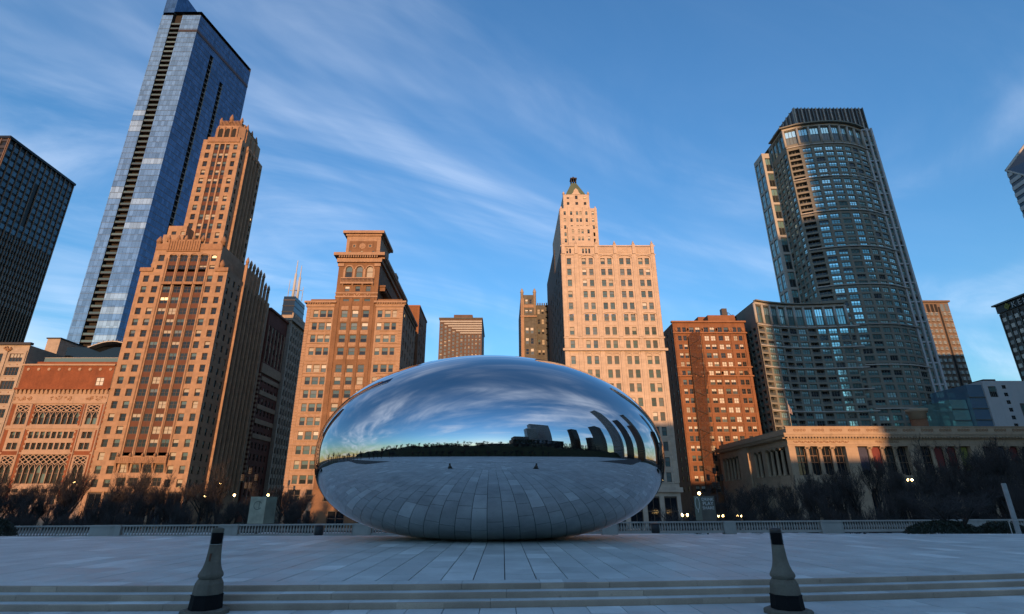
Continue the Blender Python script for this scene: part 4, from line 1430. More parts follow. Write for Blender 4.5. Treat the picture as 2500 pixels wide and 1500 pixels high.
    boxpart('parapet_cap', t, M_CC, X0, XE, FY - 0.05, FY + 0.85, 20.82, 21.0)
    boxpart('roof', t, M_ROOF, X0, XE, FY, YE, 18.02, 18.1)
    for k in range(17):
        m2 = MB()
        cx = X0 + 2.6 + 4.9 * k
        for j in range(4):
            xx = cx + 0.85 * j
            p = [(xx + 0.36 * math.cos(i * math.pi / 4), 20.0 + 0.36 * math.sin(i * math.pi / 4)) for i in range(8)]
            q = [(xx + 0.2 * math.cos(i * math.pi / 4), 20.0 + 0.2 * math.sin(i * math.pi / 4)) for i in range(8)]
            for i in range(8):
                m2.prism_y([p[i], p[(i + 1) % 8], q[(i + 1) % 8], q[i]], FY - 0.02, FY + 0.09)
        m2.build('parapet_rosette', M_TERRA_ORN, t)
    m2 = MB()
    for k in range(9):
        cx = 78.2 + 1.65 * k
        pts = [(cx + 0.75 * math.cos(math.pi + math.pi * i / 6), 17.2 + 0.5 * math.sin(math.pi + math.pi * i / 6)) for i in range(7)]
        for i in range(6): m2.bar(pts[i], pts[i + 1], 0.2, FY - 0.1, FY - 0.01)
        m2.lathe(cx, FY - 0.05, [(0.05, 16.7), (0.22, 16.9), (0.05, 17.1)], 6)
    m2.build('garland_frieze', M_TERRA_ORN, t)
    lettering(t, 'PUBLIC  LIBRARY', 0.85, Matrix.Translation((102.5, FY - 0.02, 16.62)), M_TERRA_ORN, ext=0.05)
    # flag on the roof edge
    f = thing('flagpole', (78.4, FY + 1.2, 18.1), 'thin flagpole with limp flag on the library roof', 'flagpole')
    m2 = MB(); m2.lathe(78.4, FY + 1.2, [(0.1, 18.1), (0.05, 27.8), (0.12, 27.9), (0.02, 28.1)], 8); m2.build('pole', M_PREL, f)
    m2 = MB()
    for k in range(6):
        xx = 78.45 + 0.12 * k
        m2.hull([(xx, FY + 1.2 + 0.08 * math.sin(k * 2), 24.8 - 0.1 * k), (xx + 0.12, FY + 1.2 + 0.08 * math.sin(k * 2 + 2), 24.7 - 0.1 * k), (xx + 0.12, FY + 1.22 + 0.08 * math.sin(k * 2 + 2), 24.7 - 0.1 * k), (xx, FY + 1.22 + 0.08 * math.sin(k * 2), 24.8 - 0.1 * k)],
                [(xx, FY + 1.2 + 0.08 * math.sin(k * 2), 27.4 - 0.3 * k), (xx + 0.12, FY + 1.2 + 0.08 * math.sin(k * 2 + 2), 27.1 - 0.3 * k), (xx + 0.12, FY + 1.22 + 0.08 * math.sin(k * 2 + 2), 27.1 - 0.3 * k), (xx, FY + 1.22 + 0.08 * math.sin(k * 2), 27.4 - 0.3 * k)], k % 2)
    m2.build('flag', [M_BANR, M_WHITE], f)
    v = thing('roof_stack', (112, FY + 12, 18.1), 'round brick roof stack with stone cap behind the library parapet', 'chimney')
    cx, z1 = at(2236, 1000, FY + 12)
    m2 = MB(); m2.lathe(cx, FY + 12, [(2.1, 18.1), (2.1, z1 - 3)], 16); m2.build('shaft', M_B13, v)
    m2 = MB(); m2.lathe(cx, FY + 12, [(2.2, z1 - 3), (2.2, z1 - 1.2), (2.7, z1 - 0.9), (2.9, z1), (1.5, z1 + 0.2)], 16); m2.build('cap', M_CC, v)


library()


# ---- residential high-rise with an S-shaped front
MIX_TEAL = [(4, M_TEALD, M_TEALD), (4, M_TEALB, M_TEALD), (2, M_BLACKG, M_TEALD), (2.6, M_TEALB, M_TEALB), (1.2, M_GL, M_BLACKG)]
MIX_TEALUP = [(5, M_TEALB, M_TEALD), (2.5, M_TEALB, M_TEALB), (3, M_TEALD, M_TEALD), (1.5, M_GL, M_BLACKG)]


def highrise():
    t = thing('curved_highrise', (130, 196, ST), 'tall taupe concrete apartment tower with curved front and teal windows', 'tower')
    low = [(96.0, 190.0), (99.5, 191.4), (103.0, 192.5), (106.3, 193.3), (109.7, 193.9), (113.2, 194.2), (116.9, 194.2), (120.6, 194.0), (124.4, 193.6), (128.3, 193.0), (132.2, 192.4)]
    up = [(125.4, 196.0), (130.4, 193.9), (134.9, 192.8), (139.4, 192.1), (143.8, 191.8), (148.0, 192.0), (151.9, 192.7), (155.7, 193.9), (160.4, 196.0)]
    wins = []
    bays = []

    def panel(mb, p, q, z0, z1, ops, depth=0.5):
        p = Vector((p[0], p[1], 0)); q = Vector((q[0], q[1], 0))
        d = (q - p); Ln = d.length; d.normalize()
        nrm = Vector((-d.y, d.x, 0))          # inwards
        def P(u, z, dd):
            w_ = p + d * u + nrm * dd
            return (w_.x, w_.y, z)
        grid_wall(mb, P, 0, Ln, z0, z1, ops, depth)
        return p, d, nrm, Ln

    def addwin(fr, o, me, rec, name='window'):
        p, d, nrm, Ln = fr
        c = p + d * ((o[0] + o[1]) / 2) + nrm * rec
        ang = math.atan2(d.y, d.x)
        M = Matrix.Translation((c.x, c.y, (o[2] + o[3]) / 2)) @ Matrix.Rotation(ang, 4, 'Z') @ Matrix.Diagonal((o[1] - o[0], 1, o[3] - o[2], 1))
        wins.append((me, M, name))

    mb = MB()
    fh = 2.68
    # lower wing: ten bays, storeys from the roof band down
    for i in range(10):
        p, q = low[i], low[i + 1]
        Ln = math.hypot(q[0] - p[0], q[1] - p[1])
        ops = []
        balc = i in (0, 3, 6, 9) and i != 9 or i == 9 and False
        for s in range(23):
            zt = 64.2 - fh * s
            if zt < 3: break
            ops.append((0.42, Ln - 0.42, zt - 1.95, zt))
        tall = (0.35, Ln - 0.35, 65.6, 72.6)
        fr = panel(mb, p, q, ST, 74.0, ops + [tall], 1.3 if balc else 0.5)
        addwin(fr, tall, winmesh('triple', M_TEALB if i % 3 else M_TEALD, M_TEALD, M_FRAMEG), 0.4)
        for o in ops:
            if balc:
                addwin(fr, o, winmesh('triple', M_BLACKG, M_GL, M_FRAMEG), 1.2)
            else:
                addwin(fr, o, pick('triple', MIX_TEAL, M_FRAMEG), 0.35)
        if balc:
            for o in ops:
                c0 = fr[0] + fr[1] * o[0]; c1 = fr[0] + fr[1] * o[1]
                m2 = MB(); m2.hull([(c0.x, c0.y + 0.05, o[2]), (c1.x, c1.y + 0.05, o[2]), (c1.x, c1.y + 0.1, o[2]), (c0.x, c0.y + 0.1, o[2])], [(c0.x, c0.y + 0.05, o[2] + 0.8), (c1.x, c1.y + 0.05, o[2] + 0.8), (c1.x, c1.y + 0.1, o[2] + 0.8), (c0.x, c0.y + 0.1, o[2] + 0.8)])
                bays.append(m2)
    # the tower: eight bays
    nf = 0
    for i in range(8):
        p, q = up[i], up[i + 1]
        Ln = math.hypot(q[0] - p[0], q[1] - p[1])
        ops = []
        zt = 147.0
        while zt > 8:
            if not (q[0] < 131 and zt < 76):
                ops.append((0.55, Ln - 0.55, zt - 1.9, zt))
            zt -= 2.76
        z_low = 60 if q[0] < 131 else ST
        tall = (0.5, Ln - 0.5, 150.0, 157.3)
        balc = i == 0
        fr = panel(mb, p, q, z_low, 159.0, ops + [tall], 1.6 if balc else 0.5)
        addwin(fr, tall, winmesh('triple', M_TEALB, M_GLG, M_FRAMEG), 0.4)
        for o in ops:
            if balc:
                addwin(fr, o, winmesh('triple', M_BLACKG, M_GL, M_FRAMEG), 1.5)
                c0 = fr[0] + fr[1] * o[0]; c1 = fr[0] + fr[1] * o[1]
                m2 = MB(); m2.hull([(c0.x, c0.y - 0.15, o[2] - 0.1), (c1.x, c1.y - 0.15, o[2] - 0.1), (c1.x, c1.y + 0.1, o[2] - 0.1), (c0.x, c0.y + 0.1, o[2] - 0.1)], [(c0.x, c0.y - 0.15, o[2] + 0.75), (c1.x, c1.y - 0.15, o[2] + 0.75), (c1.x, c1.y + 0.1, o[2] + 0.75), (c0.x, c0.y + 0.1, o[2] + 0.75)])
                bays.append(m2)
            else:
                addwin(fr, o, pick('triple', MIX_TEALUP if i > 3 or o[2] > 110 else MIX_TEAL, M_FRAMEG), 0.35)
    # south flank of tower and wing, back, roofs
    sd = []
    zt = 147.0
    while zt > 78:
        for k in range(4):
            sd.append((0.6 + 3.3 * k, 2.9 + 3.3 * k, zt - 1.9, zt))
        zt -= 2.76
    tl = [(0.6 + 3.3 * k, 2.9 + 3.3 * k, 150.0, 157.0) for k in range(4)]
    fr = panel(mb, (125.8, 210.0), (125.4, 196.0), 70, 159.0, sd + tl)
    for o in sd: addwin(fr, o, pick('double', MIX_TEAL, M_FRAMEG), 0.35)
    for o in tl: addwin(fr, o, winmesh('double', M_TEALD, M_TEALD, M_FRAMEG), 0.35)
    sd = []
    zt = 64.2
    while zt > 8:
        for k in range(4):
            sd.append((1.0 + 3.6 * k, 3.4 + 3.6 * k, zt - 1.9, zt))
        zt -= fh
    fr = panel(mb, (96.0, 206.0), (96.0, 190.0), ST, 74.0, sd)
    for o in sd: addwin(fr, o, winmesh('double', M_BLACKG, M_TEALD, M_FRAMEG), 0.4)
    mb.prism_z(low + [(132.2, 215), (96.0, 215)], 73.9, 74.0)
    mb.prism_z(up + [(160.4, 222), (125.8, 222)], 158.9, 159.0)
    mb.face([(96, 215, ST), (125, 215, ST), (125, 215, 74), (96, 215, 74)])
    mb.build('wall', [M_PRE], t)
    # pale bands every few storeys
    def band(pl, z, h, out, name='band', mat=None, ext=0.0):
        outer = []
        for k, p in enumerate(pl):
            a = pl[max(k - 1, 0)]; b2 = pl[min(k + 1, len(pl) - 1)]
            dx_, dy_ = b2[0] - a[0], b2[1] - a[1]
            l_ = math.hypot(dx_, dy_)
            outer.append((p[0] + dy_ / l_ * out, p[1] - dx_ / l_ * out))
        m2 = MB()
        for k in range(len(pl) - 1):
            m2.hull([(outer[k][0], outer[k][1], z), (outer[k + 1][0], outer[k + 1][1], z), (pl[k + 1][0], pl[k + 1][1] + 0.02, z), (pl[k][0], pl[k][1] + 0.02, z)],
                    [(outer[k][0], outer[k][1], z + h), (outer[k + 1][0], outer[k + 1][1], z + h), (pl[k + 1][0], pl[k + 1][1] + 0.02, z + h), (pl[k][0], pl[k][1] + 0.02, z + h)], 0, False, False)
            m2.face([(outer[k][0], outer[k][1], z), (outer[k + 1][0], outer[k + 1][1], z), (pl[k + 1][0], pl[k + 1][1], z), (pl[k][0], pl[k][1], z)])
            m2.face([(outer[k][0], outer[k][1], z + h), (outer[k + 1][0], outer[k + 1][1], z + h), (pl[k + 1][0], pl[k + 1][1], z + h), (pl[k][0], pl[k][1], z + h)])
        m2.build(name, mat or M_PREL, t)
    upx = up + [(162.5, 196.5)]
    for j in range(6):
        z = 148.2 - 16.56 * j
        band(upx if z > 76 else upx[2:], z, 0.42, 0.45)
    for z in (65.5, 49.5, 33.3, 17.0):
        band(upx[2:], z, 0.42, 0.45)
    for z in (64.7, 56.55, 48.5, 40.45, 32.4, 24.4, 16.3):
        band(low + [(135.5, 191.6)], z, 0.42, 0.35)
    for pl, z0, z1 in ((low, 65.3, 73.2), (up, 148.9, 157.9)):
        for k, p in enumerate(pl):
            m2 = MB(); m2.lathe(p[0], p[1] - 0.05, [(0.5, z0), (0.5, z1)], 8); m2.build('crown_pier', M_PREL, t)
    band(low, 72.9, 0.9, 0.45, 'cornice'); band(low, 73.95, 0.5, 1.4, 'cornice', M_PRE)
    band([(125.8, 206.0)] + up, 157.6, 0.9, 0.45, 'cornice'); band([(125.8, 206.0)] + up, 158.6, 0.6, 1.8, 'cornice', M_PRE)
    # flat north strip with a white grid
    mb = MB()
    ops = []
    zt = 156.0
    while zt > 10:
        for a in (161.6, 163.9):
            ops.append((a, a + 1.75, zt - 1.75, zt))
        zt -= 2.76
    grid_wall(mb, Pf(197.0), 160.2, 166.0, ST, 159.6, ops, 0.5)
    mb.face([(166, 197, ST), (166, 222, ST), (166, 222, 159.6), (166, 197, 159.6)])
    mb.face([(160.2, 197, 159.6), (166, 197, 159.6), (166, 222, 159.6), (160.2, 222, 159.6)])
    mb.build('side_strip', [M_PRE], t)
    for o in ops:
        wins.append((pick('double', MIX_TEAL, M_FRAMEG), Matrix.Translation(((o[0] + o[1]) / 2, 197.35, (o[2] + o[3]) / 2)) @ Matrix.Diagonal((o[1] - o[0], 1, o[3] - o[2], 1)), 'window'))
    for x in (161.2, 163.62, 165.8):
        boxpart('white_post', t, M_WHITE, x - 0.36, x + 0.36, 196.2, 196.99, ST, 160)
    z = 158.9
    while z > 5:
        boxpart('white_beam', t, M_WHITE, 160.9, 166.1, 196.5, 196.95, z, z + 0.5); z -= 8.28
    # low south wing seen over the side, set back
    mb = MB()
    sd = []
    zt = 153.0
    while zt > 72:
        sd.append((122.6, 125.4, zt - 7.2, zt)); zt -= 8.3
    grid_wall(mb, Pf(209.0), 121.5, 126.0, 60, 155.6, sd, 0.5)
    s2 = []
    zt = 153.0
    while zt > 72:
        for a in (210.2, 213.6): s2.append((a, a + 2.7, zt - 7.2, zt))
        zt -= 8.3
    grid_wall(mb, Pl(121.5), 209, 217, 60, 155.6, s2, 0.4)
    mb.face([(121.5, 209, 155.6), (126, 209, 155.6), (126, 217, 155.6), (121.5, 217, 155.6)])
    mb.build('south_wing', [M_PREL], t)
    for o in sd:
        wins.append((winmesh('double', M_TEALD, M_GL, M_FRAMEG), Matrix.Translation(((o[0] + o[1]) / 2, 209.4, (o[2] + o[3]) / 2)) @ Matrix.Diagonal((o[1] - o[0], 1, o[3] - o[2], 1)), 'window'))
    for o in s2:
        wins.append((winmesh('double', M_TEALD, M_TEALD, M_FRAMEG), Matrix.Translation((121.8, (o[0] + o[1]) / 2, (o[2] + o[3]) / 2)) @ ROTL @ Matrix.Diagonal((o[1] - o[0], 1, o[3] - o[2], 1)), 'window'))
    # ribbed machine storey on the roof
    mb = MB(); mb.box(134.0, 166.0, 198.0, 218, 159.65, 172.3); mb.build('machine_storey', M_DARKM, t)
    for k in range(20):
        x = 134.1 + 1.66 * k
        boxpart('louvre_post', t, M_PREL if k % 2 == 0 else M_FRAMEG, x - 0.2, x + 0.2, 197.5, 197.98, 159.65, 172.5)
    for k in range(5):
        boxpart('louvre_post', t, M_PREL, 133.6, 133.98, 198.2 + 3 * k, 198.6 + 3 * k, 159.65, 172.5)
    # the 300 largest windows as parts, the others joined
    for m2 in bays[:60]:
        m2.build('balcony_rail', M_FRAMEG, t)
    wins.sort(key=lambda w_: -abs(w_[1][2][2] * (abs(w_[1][0][0]) + 0.3 * abs(w_[1][1][0]))) * (1.0 if 5 < w_[1][2][3] else 0.2) / max(60.0, w_[1][1][3]))
    for me, M, nm in wins[:300]:
        inst(nm, me, t, M)
    byframe = MB()
    mats = []
    for me, M, nm in wins[300:]:
        base = len(byframe.v)
        byframe.v.extend([tuple(M @ v.co) for v in me.vertices])
        ids = []
        for mm in me.materials:
            if mm not in mats: mats.append(mm)
            ids.append(mats.index(mm))
        for pl in me.polygons:
            byframe.f.append(tuple(base + i for i in pl.vertices)); byframe.m.append(ids[pl.material_index]); byframe.sm.append(False)
    if mats:
        tag(byframe.build('small_windows', mats, t), kind='stuff')


highrise()


# ---- brown tower with bay windows beyond it
def bay_tower():
    Y = 260
    t = thing('bay_window_tower', (227, Y, ST), 'brown tower with columns of pale bay windows behind apartment tower', 'tower')
    mb = MB(); mb.box(216, 233.2, Y, Y + 30, ST, 100); mb.build('wall', M_TANB, t)
    boxpart('dark_slot', t, M_VOID, 227.2, 228.2, Y - 0.05, Y - 0.005, ST, 97.5)
    boxpart('cornice', t, M_TANB, 215.5, 233.9, Y - 0.8, Y + 30, 100.02, 100.9)
    bm = MB()
    bm.prism_z([(-0.9, 0), (-0.6, -0.7), (0.6, -0.7), (0.9, 0)], 0, 1.7, 0)
    for a, b in ((-0.55, -0.05), (0.05, 0.55)):
        quadm(bm, a, b, 0.25, 1.5, -0.71, 1)
    bay_me = bm.mesh('bay_window', [M_FRAMEL, M_GLG])
    for c, x in enumerate((217.6, 220.2, 222.7, 225.2, 229.5, 231.9)):
        for r in range(28):
            z = 92.6 - 3.1 * r
            if z < 5: break
            inst('bay_window', bay_me, t, Matrix.Translation((x, Y, z)))
    for x in (222, 224.2, 226.2):
        boxpart('crown_slot', t, M_VOID, x - 0.7, x + 0.7, Y - 0.06, Y - 0.005, 94.6, 99)
    for x in (229.4, 231.8):
        boxpart('crown_glazing', t, M_GLG, x - 0.8, x + 0.8, Y - 0.06, Y - 0.005, 95, 99)
    for k in range(28):
        z = 92.6 - 3.1 * k
        m2 = MB(); m2.prism_z([(233.22, Y + 1), (233.9, Y + 1.4), (233.9, Y + 2.6), (233.22, Y + 3)], z, z + 1.7); m2.build('bay_window', M_FRAMEL, t)


bay_tower()


# ---- white modern building low on the right
t = thing('white_modern_building', (163, 170, ST), 'low white modern building with a ladder of small dark windows', 'building')
F = [(161.6, 162.9, 37.4 - 2.45 * r - 1.2, 37.4 - 2.45 * r) for r in range(14)]
G = [(157.0, 159.6, 33.5, 37.0), (165.5, 178, 20, 31.5)]
shell('wall', t, [M_WHITE], 155.6, 185, 170, 190, ST, 38.8, F=F + G)
for o in F: win(t, winmesh('double', M_BLACKG, M_BLACKG, M_FRAMEG), 'F', 170, o, 0.2)
for o in G: win(t, winmesh('wide', M_TEALD, M_BLACKG, M_FRAMEG), 'F', 170, o, 0.3)
M_CURT = glass('glass_blue_curtain', (0.10, 0.17, 0.24))
boxpart('glass_bay', t, M_CURT, 150.5, 155.5, 170.5, 186, ST, 37.6)
for r in range(10):
    boxpart('floor_edge', t, M_FRAMEG, 150.4, 155.55, 170.3, 170.48, 1 + 3.6 * r, 1.3 + 3.6 * r)
boxpart('roof_plant', t, M_DARKM, 160, 164, 174, 180, 38.82, 40.2)
boxpart('dark_annex', t, M_TEALD, 145, 150.3, 172, 186, ST, 33)
for r in range(9):
    boxpart('floor_edge', t, M_FRAMEG, 144.9, 150.2, 171.8, 171.98, 1 + 3.6 * r, 1.3 + 3.6 * r)


# ---- dark slab with rooftop sign at the right edge
def sign_tower():
    X = 198.7
    t = thing('dark_sign_tower', (210, 180, ST), 'dark glass slab tower with large rooftop lettering at its edge', 'tower')
    mb = MB(); mb.box(X, 240, 140, 200, ST, 72.5); mb.build('wall', M_DARKM, t)
    boxpart('sign_band', t, M_BLACKM, X - 0.4, 240, 139.6, 200.4, 72.52, 75.6)
    boxpart('roof_edge', t, M_FRAMEG, X - 1.2, 240, 139, 201.2, 75.62, 76.2)
    me = MB()
    me.box(-0.5, 0.5, -0.06, 0, -0.5, 0.5)
    pm = me.mesh('pane', [M_BLINDW]); pm2 = me.mesh('pane', [M_GLG])
    for c in range(4):
        for r in range(22):
            y = 198.6 - 2.6 * c
            inst('window', pm if (r < 14 and (r + c) % 2 == 0) else pm2, t, Matrix.Translation((X - 0.02, y, 69.5 - 3.1 * r)) @ ROTL @ Matrix.Diagonal((1.5, 1, 1.6, 1)))
    for k in range(14):
        boxpart('fin', t, M_FRAMEG, X - 0.35, X - 0.01, 199.7 - 2.6 * k, 199.95 - 2.6 * k, ST, 72)
    s = 'KEMPER'
    y = 192.6
    for ch in s:
        lettering(t, ch, 3.0, Matrix.Translation((X - 0.55, y, 72.9)) @ ROTL, M_WHITE, 'sign_letter', 0.08)
        y -= 2.5
    m2 = MB(); p = [(0, 1.4), (1.3, 0), (0, -1.4), (-1.3, 0)]
    m2.prism_x([(195.4 + a, 74.0 + b) for a, b in p], X - 0.7, X - 0.42); m2.build('sign_emblem', M_BANY, t)


sign_tower()


# ---- striped tower with a sliced diamond top
def diamond_tower():
    Y = 260
    t = thing('striped_diamond_tower', (300, Y, ST), 'white and black striped tower with a sloped diamond glass roof', 'tower')
    x, z = at(2456, 417, Y)
    # two sides meet at a corner away from view: the roof plane rises away to the right
    A = (x, Y); bx_, bz_ = at(2570, 446, 238); dx_, dz_ = at(2570, 262, 282); ex_, ez_ = at(2700, 300, 262)
    B = (bx_, 238.0); D = (dx_, 282.0)
    mb = MB()
    mb.hull([(A[0], A[1], ST), (B[0], B[1], ST), (ex_, 262, ST), (D[0], D[1], ST)], [(A[0], A[1], z), (B[0], B[1], bz_), (ex_, 262, ez_), (D[0], D[1], dz_)])
    mb.build('tower_body', M_BLACKG, t)
    nn = Vector((A[1] - B[1], B[0] - A[0], 0)).normalized() * 0.35
    nn = -nn if nn.x > 0 else nn
    for k in range(34):
        zz = z - 4.9 - 4.4 * k
        if zz + 2.3 > bz_:
            f = max(0.15, min(1.0, (z - zz - 1.5) / max(z - bz_, 0.1)))
        else:
            f = 1.0
        q = (A[0] + (B[0] - A[0]) * f, A[1] + (B[1] - A[1]) * f)
        m2 = MB()
        m2.hull([(A[0] + nn.x, A[1] + nn.y, zz), (q[0] + nn.x, q[1] + nn.y, zz), (q[0], q[1], zz), (A[0], A[1], zz)],
                [(A[0] + nn.x, A[1] + nn.y, zz + 2.3), (q[0] + nn.x, q[1] + nn.y, zz + 2.3), (q[0], q[1], zz + 2.3), (A[0], A[1], zz + 2.3)])
        m2.build('white_band', M_WHITE, t)
    m2 = MB()
    m2.tube((A[0], A[1], z), (D[0], D[1], dz_), 0.7, 0.7, 6); m2.tube((A[0], A[1], z), (B[0], B[1], bz_), 0.5, 0.5, 6)
    m2.build('roof_rim', M_PREL, t)


diamond_tower()


# ---- dark gridded tower at the left edge
def grid_tower():
    t = thing('bronze_grid_tower', (-245, 200, ST), 'dark bronze gridded office tower with blue glass upper storeys', 'tower')
    XR, Y0, Y1, Z1 = -224.5, 200.0, 238.0, 157.0
    mb = MB(); mb.box(-262, XR, Y0, Y1, ST, Z1); mb.build('core', M_BLACKM, t)
    pm = MB(); pm.box(-0.5, 0.5, -0.06, 0, -0.5, 0.5)
    gl = glass('glass_blue_office', (0.06, 0.125, 0.19), var=0.45)
    gd = glass('glass_black_office', (0.02, 0.025, 0.03), var=0.4)
    me_b = pm.mesh('pane', [gl]); me_d = pm.mesh('pane', [gd])
    n = 13
    w_ = (Y1 - Y0) / n
    fh = 3.6
    for r in range(26):
        zt = Z1 - 3.2 - fh * r
        for c in range(n):
            y = Y0 + w_ * (c + 0.5)
            if c == 6 and 2 < r < 9:
                continue
            if r < 11:
                inst('pane', me_b, t, Matrix.Translation((XR + 0.03, y, zt)) @ ROTR @ Matrix.Diagonal((w_ - 0.7, 1, 2.3, 1)))
            elif r < 20:
                inst('pane', me_d, t, Matrix.Translation((XR + 0.03, y, zt)) @ ROTR @ Matrix.Diagonal((w_ - 0.9, 1, 2.0, 1)))
    for c in range(n + 1):
        boxpart('mullion', t, M_BRONZE, XR + 0.04, XR + 0.5, Y0 + w_ * c - 0.2, Y0 + w_ * c + 0.2, ST, Z1)
        if c < n:
            boxpart('mullion', t, M_BRONZE, XR + 0.04, XR + 0.4, Y0 + w_ * (c + 0.5) - 0.13, Y0 + w_ * (c + 0.5) + 0.13, ST, Z1 - 11 * fh - 1.5)
    for c in range(9):
        boxpart('mullion', t, M_BRONZE, -224.8 - 3.2 * c, -224.4 - 3.2 * c, Y0 - 0.5, Y0 - 0.04, ST, Z1)
    for r in range(40):
        boxpart('spandrel', t, M_DARKM, -262, -224.6, Y0 - 0.3, Y0 - 0.02, Z1 - 1.6 - fh * r, Z1 - 0.2 - fh * r)
    boxpart('roof_edge', t, M_BLACKM, -262.5, XR + 0.8, Y0 - 0.8, Y1 + 0.5, Z1 + 0.02, Z1 + 1.2)


grid_tower()


# ---- slender blue glass tower
def glass_tower():
    t = thing('blue_glass_tower', (-162, 205, ST), 'very tall slender blue glass tower with dark balcony slot', 'skyscraper')
    X0, X1, Y0 = -176.0, -156.1, 205.0
    far = (-148.0, 244.0)
    Z1 = 240.3
    S0, S1 = -170.4, -165.4
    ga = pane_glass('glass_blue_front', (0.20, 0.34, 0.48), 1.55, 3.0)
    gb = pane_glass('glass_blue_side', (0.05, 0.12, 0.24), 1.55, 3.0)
    mb = MB()
    mb.face([(X0, Y0 + 0.3, ST), (X0, 244, ST), (X0, 244, 250), (X0, Y0 + 0.3, 250)])
    mb.face([(X0, 244, ST), (far[0], far[1], ST), (far[0], far[1], Z1), (X0, 244, Z1)])
    mb.face([(S0, Y0 + 2.2, ST), (S1, Y0 + 2.2, ST), (S1, Y0 + 2.2, Z1), (S0, Y0 + 2.2, Z1)])
    mb.face([(S0, Y0, ST), (S0, Y0 + 2.2, ST), (S0, Y0 + 2.2, Z1), (S0, Y0, Z1)])
    mb.face([(S1, Y0, ST), (S1, Y0 + 2.2, ST), (S1, Y0 + 2.2, Z1), (S1, Y0, Z1)])
    mb.face([(S0, Y0, Z1), (X1, Y0, Z1), (far[0], far[1], Z1), (S0, 244, Z1)])
    mb.build('core', [M_VOID], t)
    mb = MB(); mb.hull([(X0, Y0, Z1 - 0.5), (S0, Y0, Z1 - 0.5), (S0 + 4, 244, Z1 - 0.5), (X0, 244, Z1 - 0.5)], [(X0, Y0, 256), (S0, Y0, 256), (S0 + 4, 244, 256), (X0, 244, 256)]); mb.build('roof_fin', gb, t)
    fh = 3.03
    nfl = int((Z1 - ST) / fh)
    dvec = Vector((far[0] - X1, far[1] - Y0, 0)); Ls = dvec.length; dvec.normalize()
    nrm = Vector((dvec.y, -dvec.x, 0))
    pale = pane_glass('glass_pale_front', (0.42, 0.55, 0.60), 1.55, 3.0)
    lines = MB()
    for r in range(nfl):
        z0 = ST + fh * r; z1 = z0 + fh - 0.12
        tone = pale if rnd.random() < 0.12 else ga
        boxpart('glass_band', t, tone, X0, S0, Y0 - 0.05, Y0 + 0.2, z0, z1)
        tone = pale if rnd.random() < 0.12 else ga
        boxpart('glass_band', t, tone, S1, X1, Y0 - 0.05, Y0 + 0.2, z0, z1)
        for x0, x1 in ((X0, S0), (S1, X1)):
            lines.box(x0, x1, Y0 - 0.1, Y0 + 0.1, z1 + 0.003, z0 + fh - 0.003)
        # side face with its slots
        segs = [(0.0, 11.0), (13.4, 20.5), (22.9, Ls)] if z0 < 212 else ([(0.0, 11.0), (13.4, Ls)] if z0 < 222 else [(0.0, Ls)])
        m2 = MB()
        for a, b in segs:
            p = Vector((X1, Y0, 0)) + dvec * a; q = Vector((X1, Y0, 0)) + dvec * b
            m2.hull([(p.x, p.y, z0), (q.x, q.y, z0), (q.x - nrm.x, q.y - nrm.y, z0), (p.x - nrm.x, p.y - nrm.y, z0)],
                    [(p.x, p.y, z1), (q.x, q.y, z1), (q.x - nrm.x, q.y - nrm.y, z1), (p.x - nrm.x, p.y - nrm.y, z1)])
            lines.hull([(p.x + nrm.x * 0.08, p.y + nrm.y * 0.08, z1 + 0.003), (q.x + nrm.x * 0.08, q.y + nrm.y * 0.08, z1 + 0.003), (q.x, q.y, z1 + 0.003), (p.x, p.y, z1 + 0.003)],
                       [(p.x + nrm.x * 0.08, p.y + nrm.y * 0.08, z0 + fh - 0.003), (q.x + nrm.x * 0.08, q.y + nrm.y * 0.08, z0 + fh - 0.003), (q.x, q.y, z0 + fh - 0.003), (p.x, p.y, z0 + fh - 0.003)])
        m2.build('glass_band', gb, t)
        if z0 > 20 and z0 < 234:
            boxpart('balcony', t, M_DARKM, S0 + 0.05, S1 - 0.05, Y0 + 0.3, Y0 + 2.1, z0 - 0.12, z0 + 0.12)
            m2 = MB(); m2.box(S0 + 0.05, S1 - 0.05, Y0 + 0.32, Y0 + 0.36, z0 + 0.13, z0 + 1.0); m2.build('balcony_rail', M_GLT, t)
            if segs[0][1] < Ls:
                for k in range(len(segs) - 1):
                    p = Vector((X1, Y0, 0)) + dvec * segs[k][1] - nrm * 0.1; q = Vector((X1, Y0, 0)) + dvec * segs[k + 1][0] - nrm * 0.1
                    lines.hull([(p.x, p.y, z0 - 0.15), (q.x, q.y, z0 - 0.15), (q.x - nrm.x, q.y - nrm.y, z0 - 0.15), (p.x - nrm.x, p.y - nrm.y, z0 - 0.15)], [(p.x, p.y, z0 + 0.15), (q.x, q.y, z0 + 0.15), (q.x - nrm.x, q.y - nrm.y, z0 + 0.15), (p.x - nrm.x, p.y - nrm.y, z0 + 0.15)])
    tag(lines.build('floor_lines', M_FRAMEG, t), kind='stuff')
    m2 = MB()
    p = Vector((X1, Y0, 0)) - nrm * 1.2; q = Vector((X1, Y0, 0)) + dvec * Ls - nrm * 1.2
    m2.face([(p.x, p.y, ST), (q.x, q.y, ST), (q.x, q.y, Z1 - 1), (p.x, p.y, Z1 - 1)]); m2.build('slot_back', M_VOID, t)
    boxpart('dark_band', t, M_DARKM, S1, X1 + 0.2, Y0 - 0.2, Y0 - 0.11, 226.5, 228.0)
    m2 = MB()
    p = Vector((X1, Y0, 0)) + nrm * 0.2; q = p + dvec * Ls
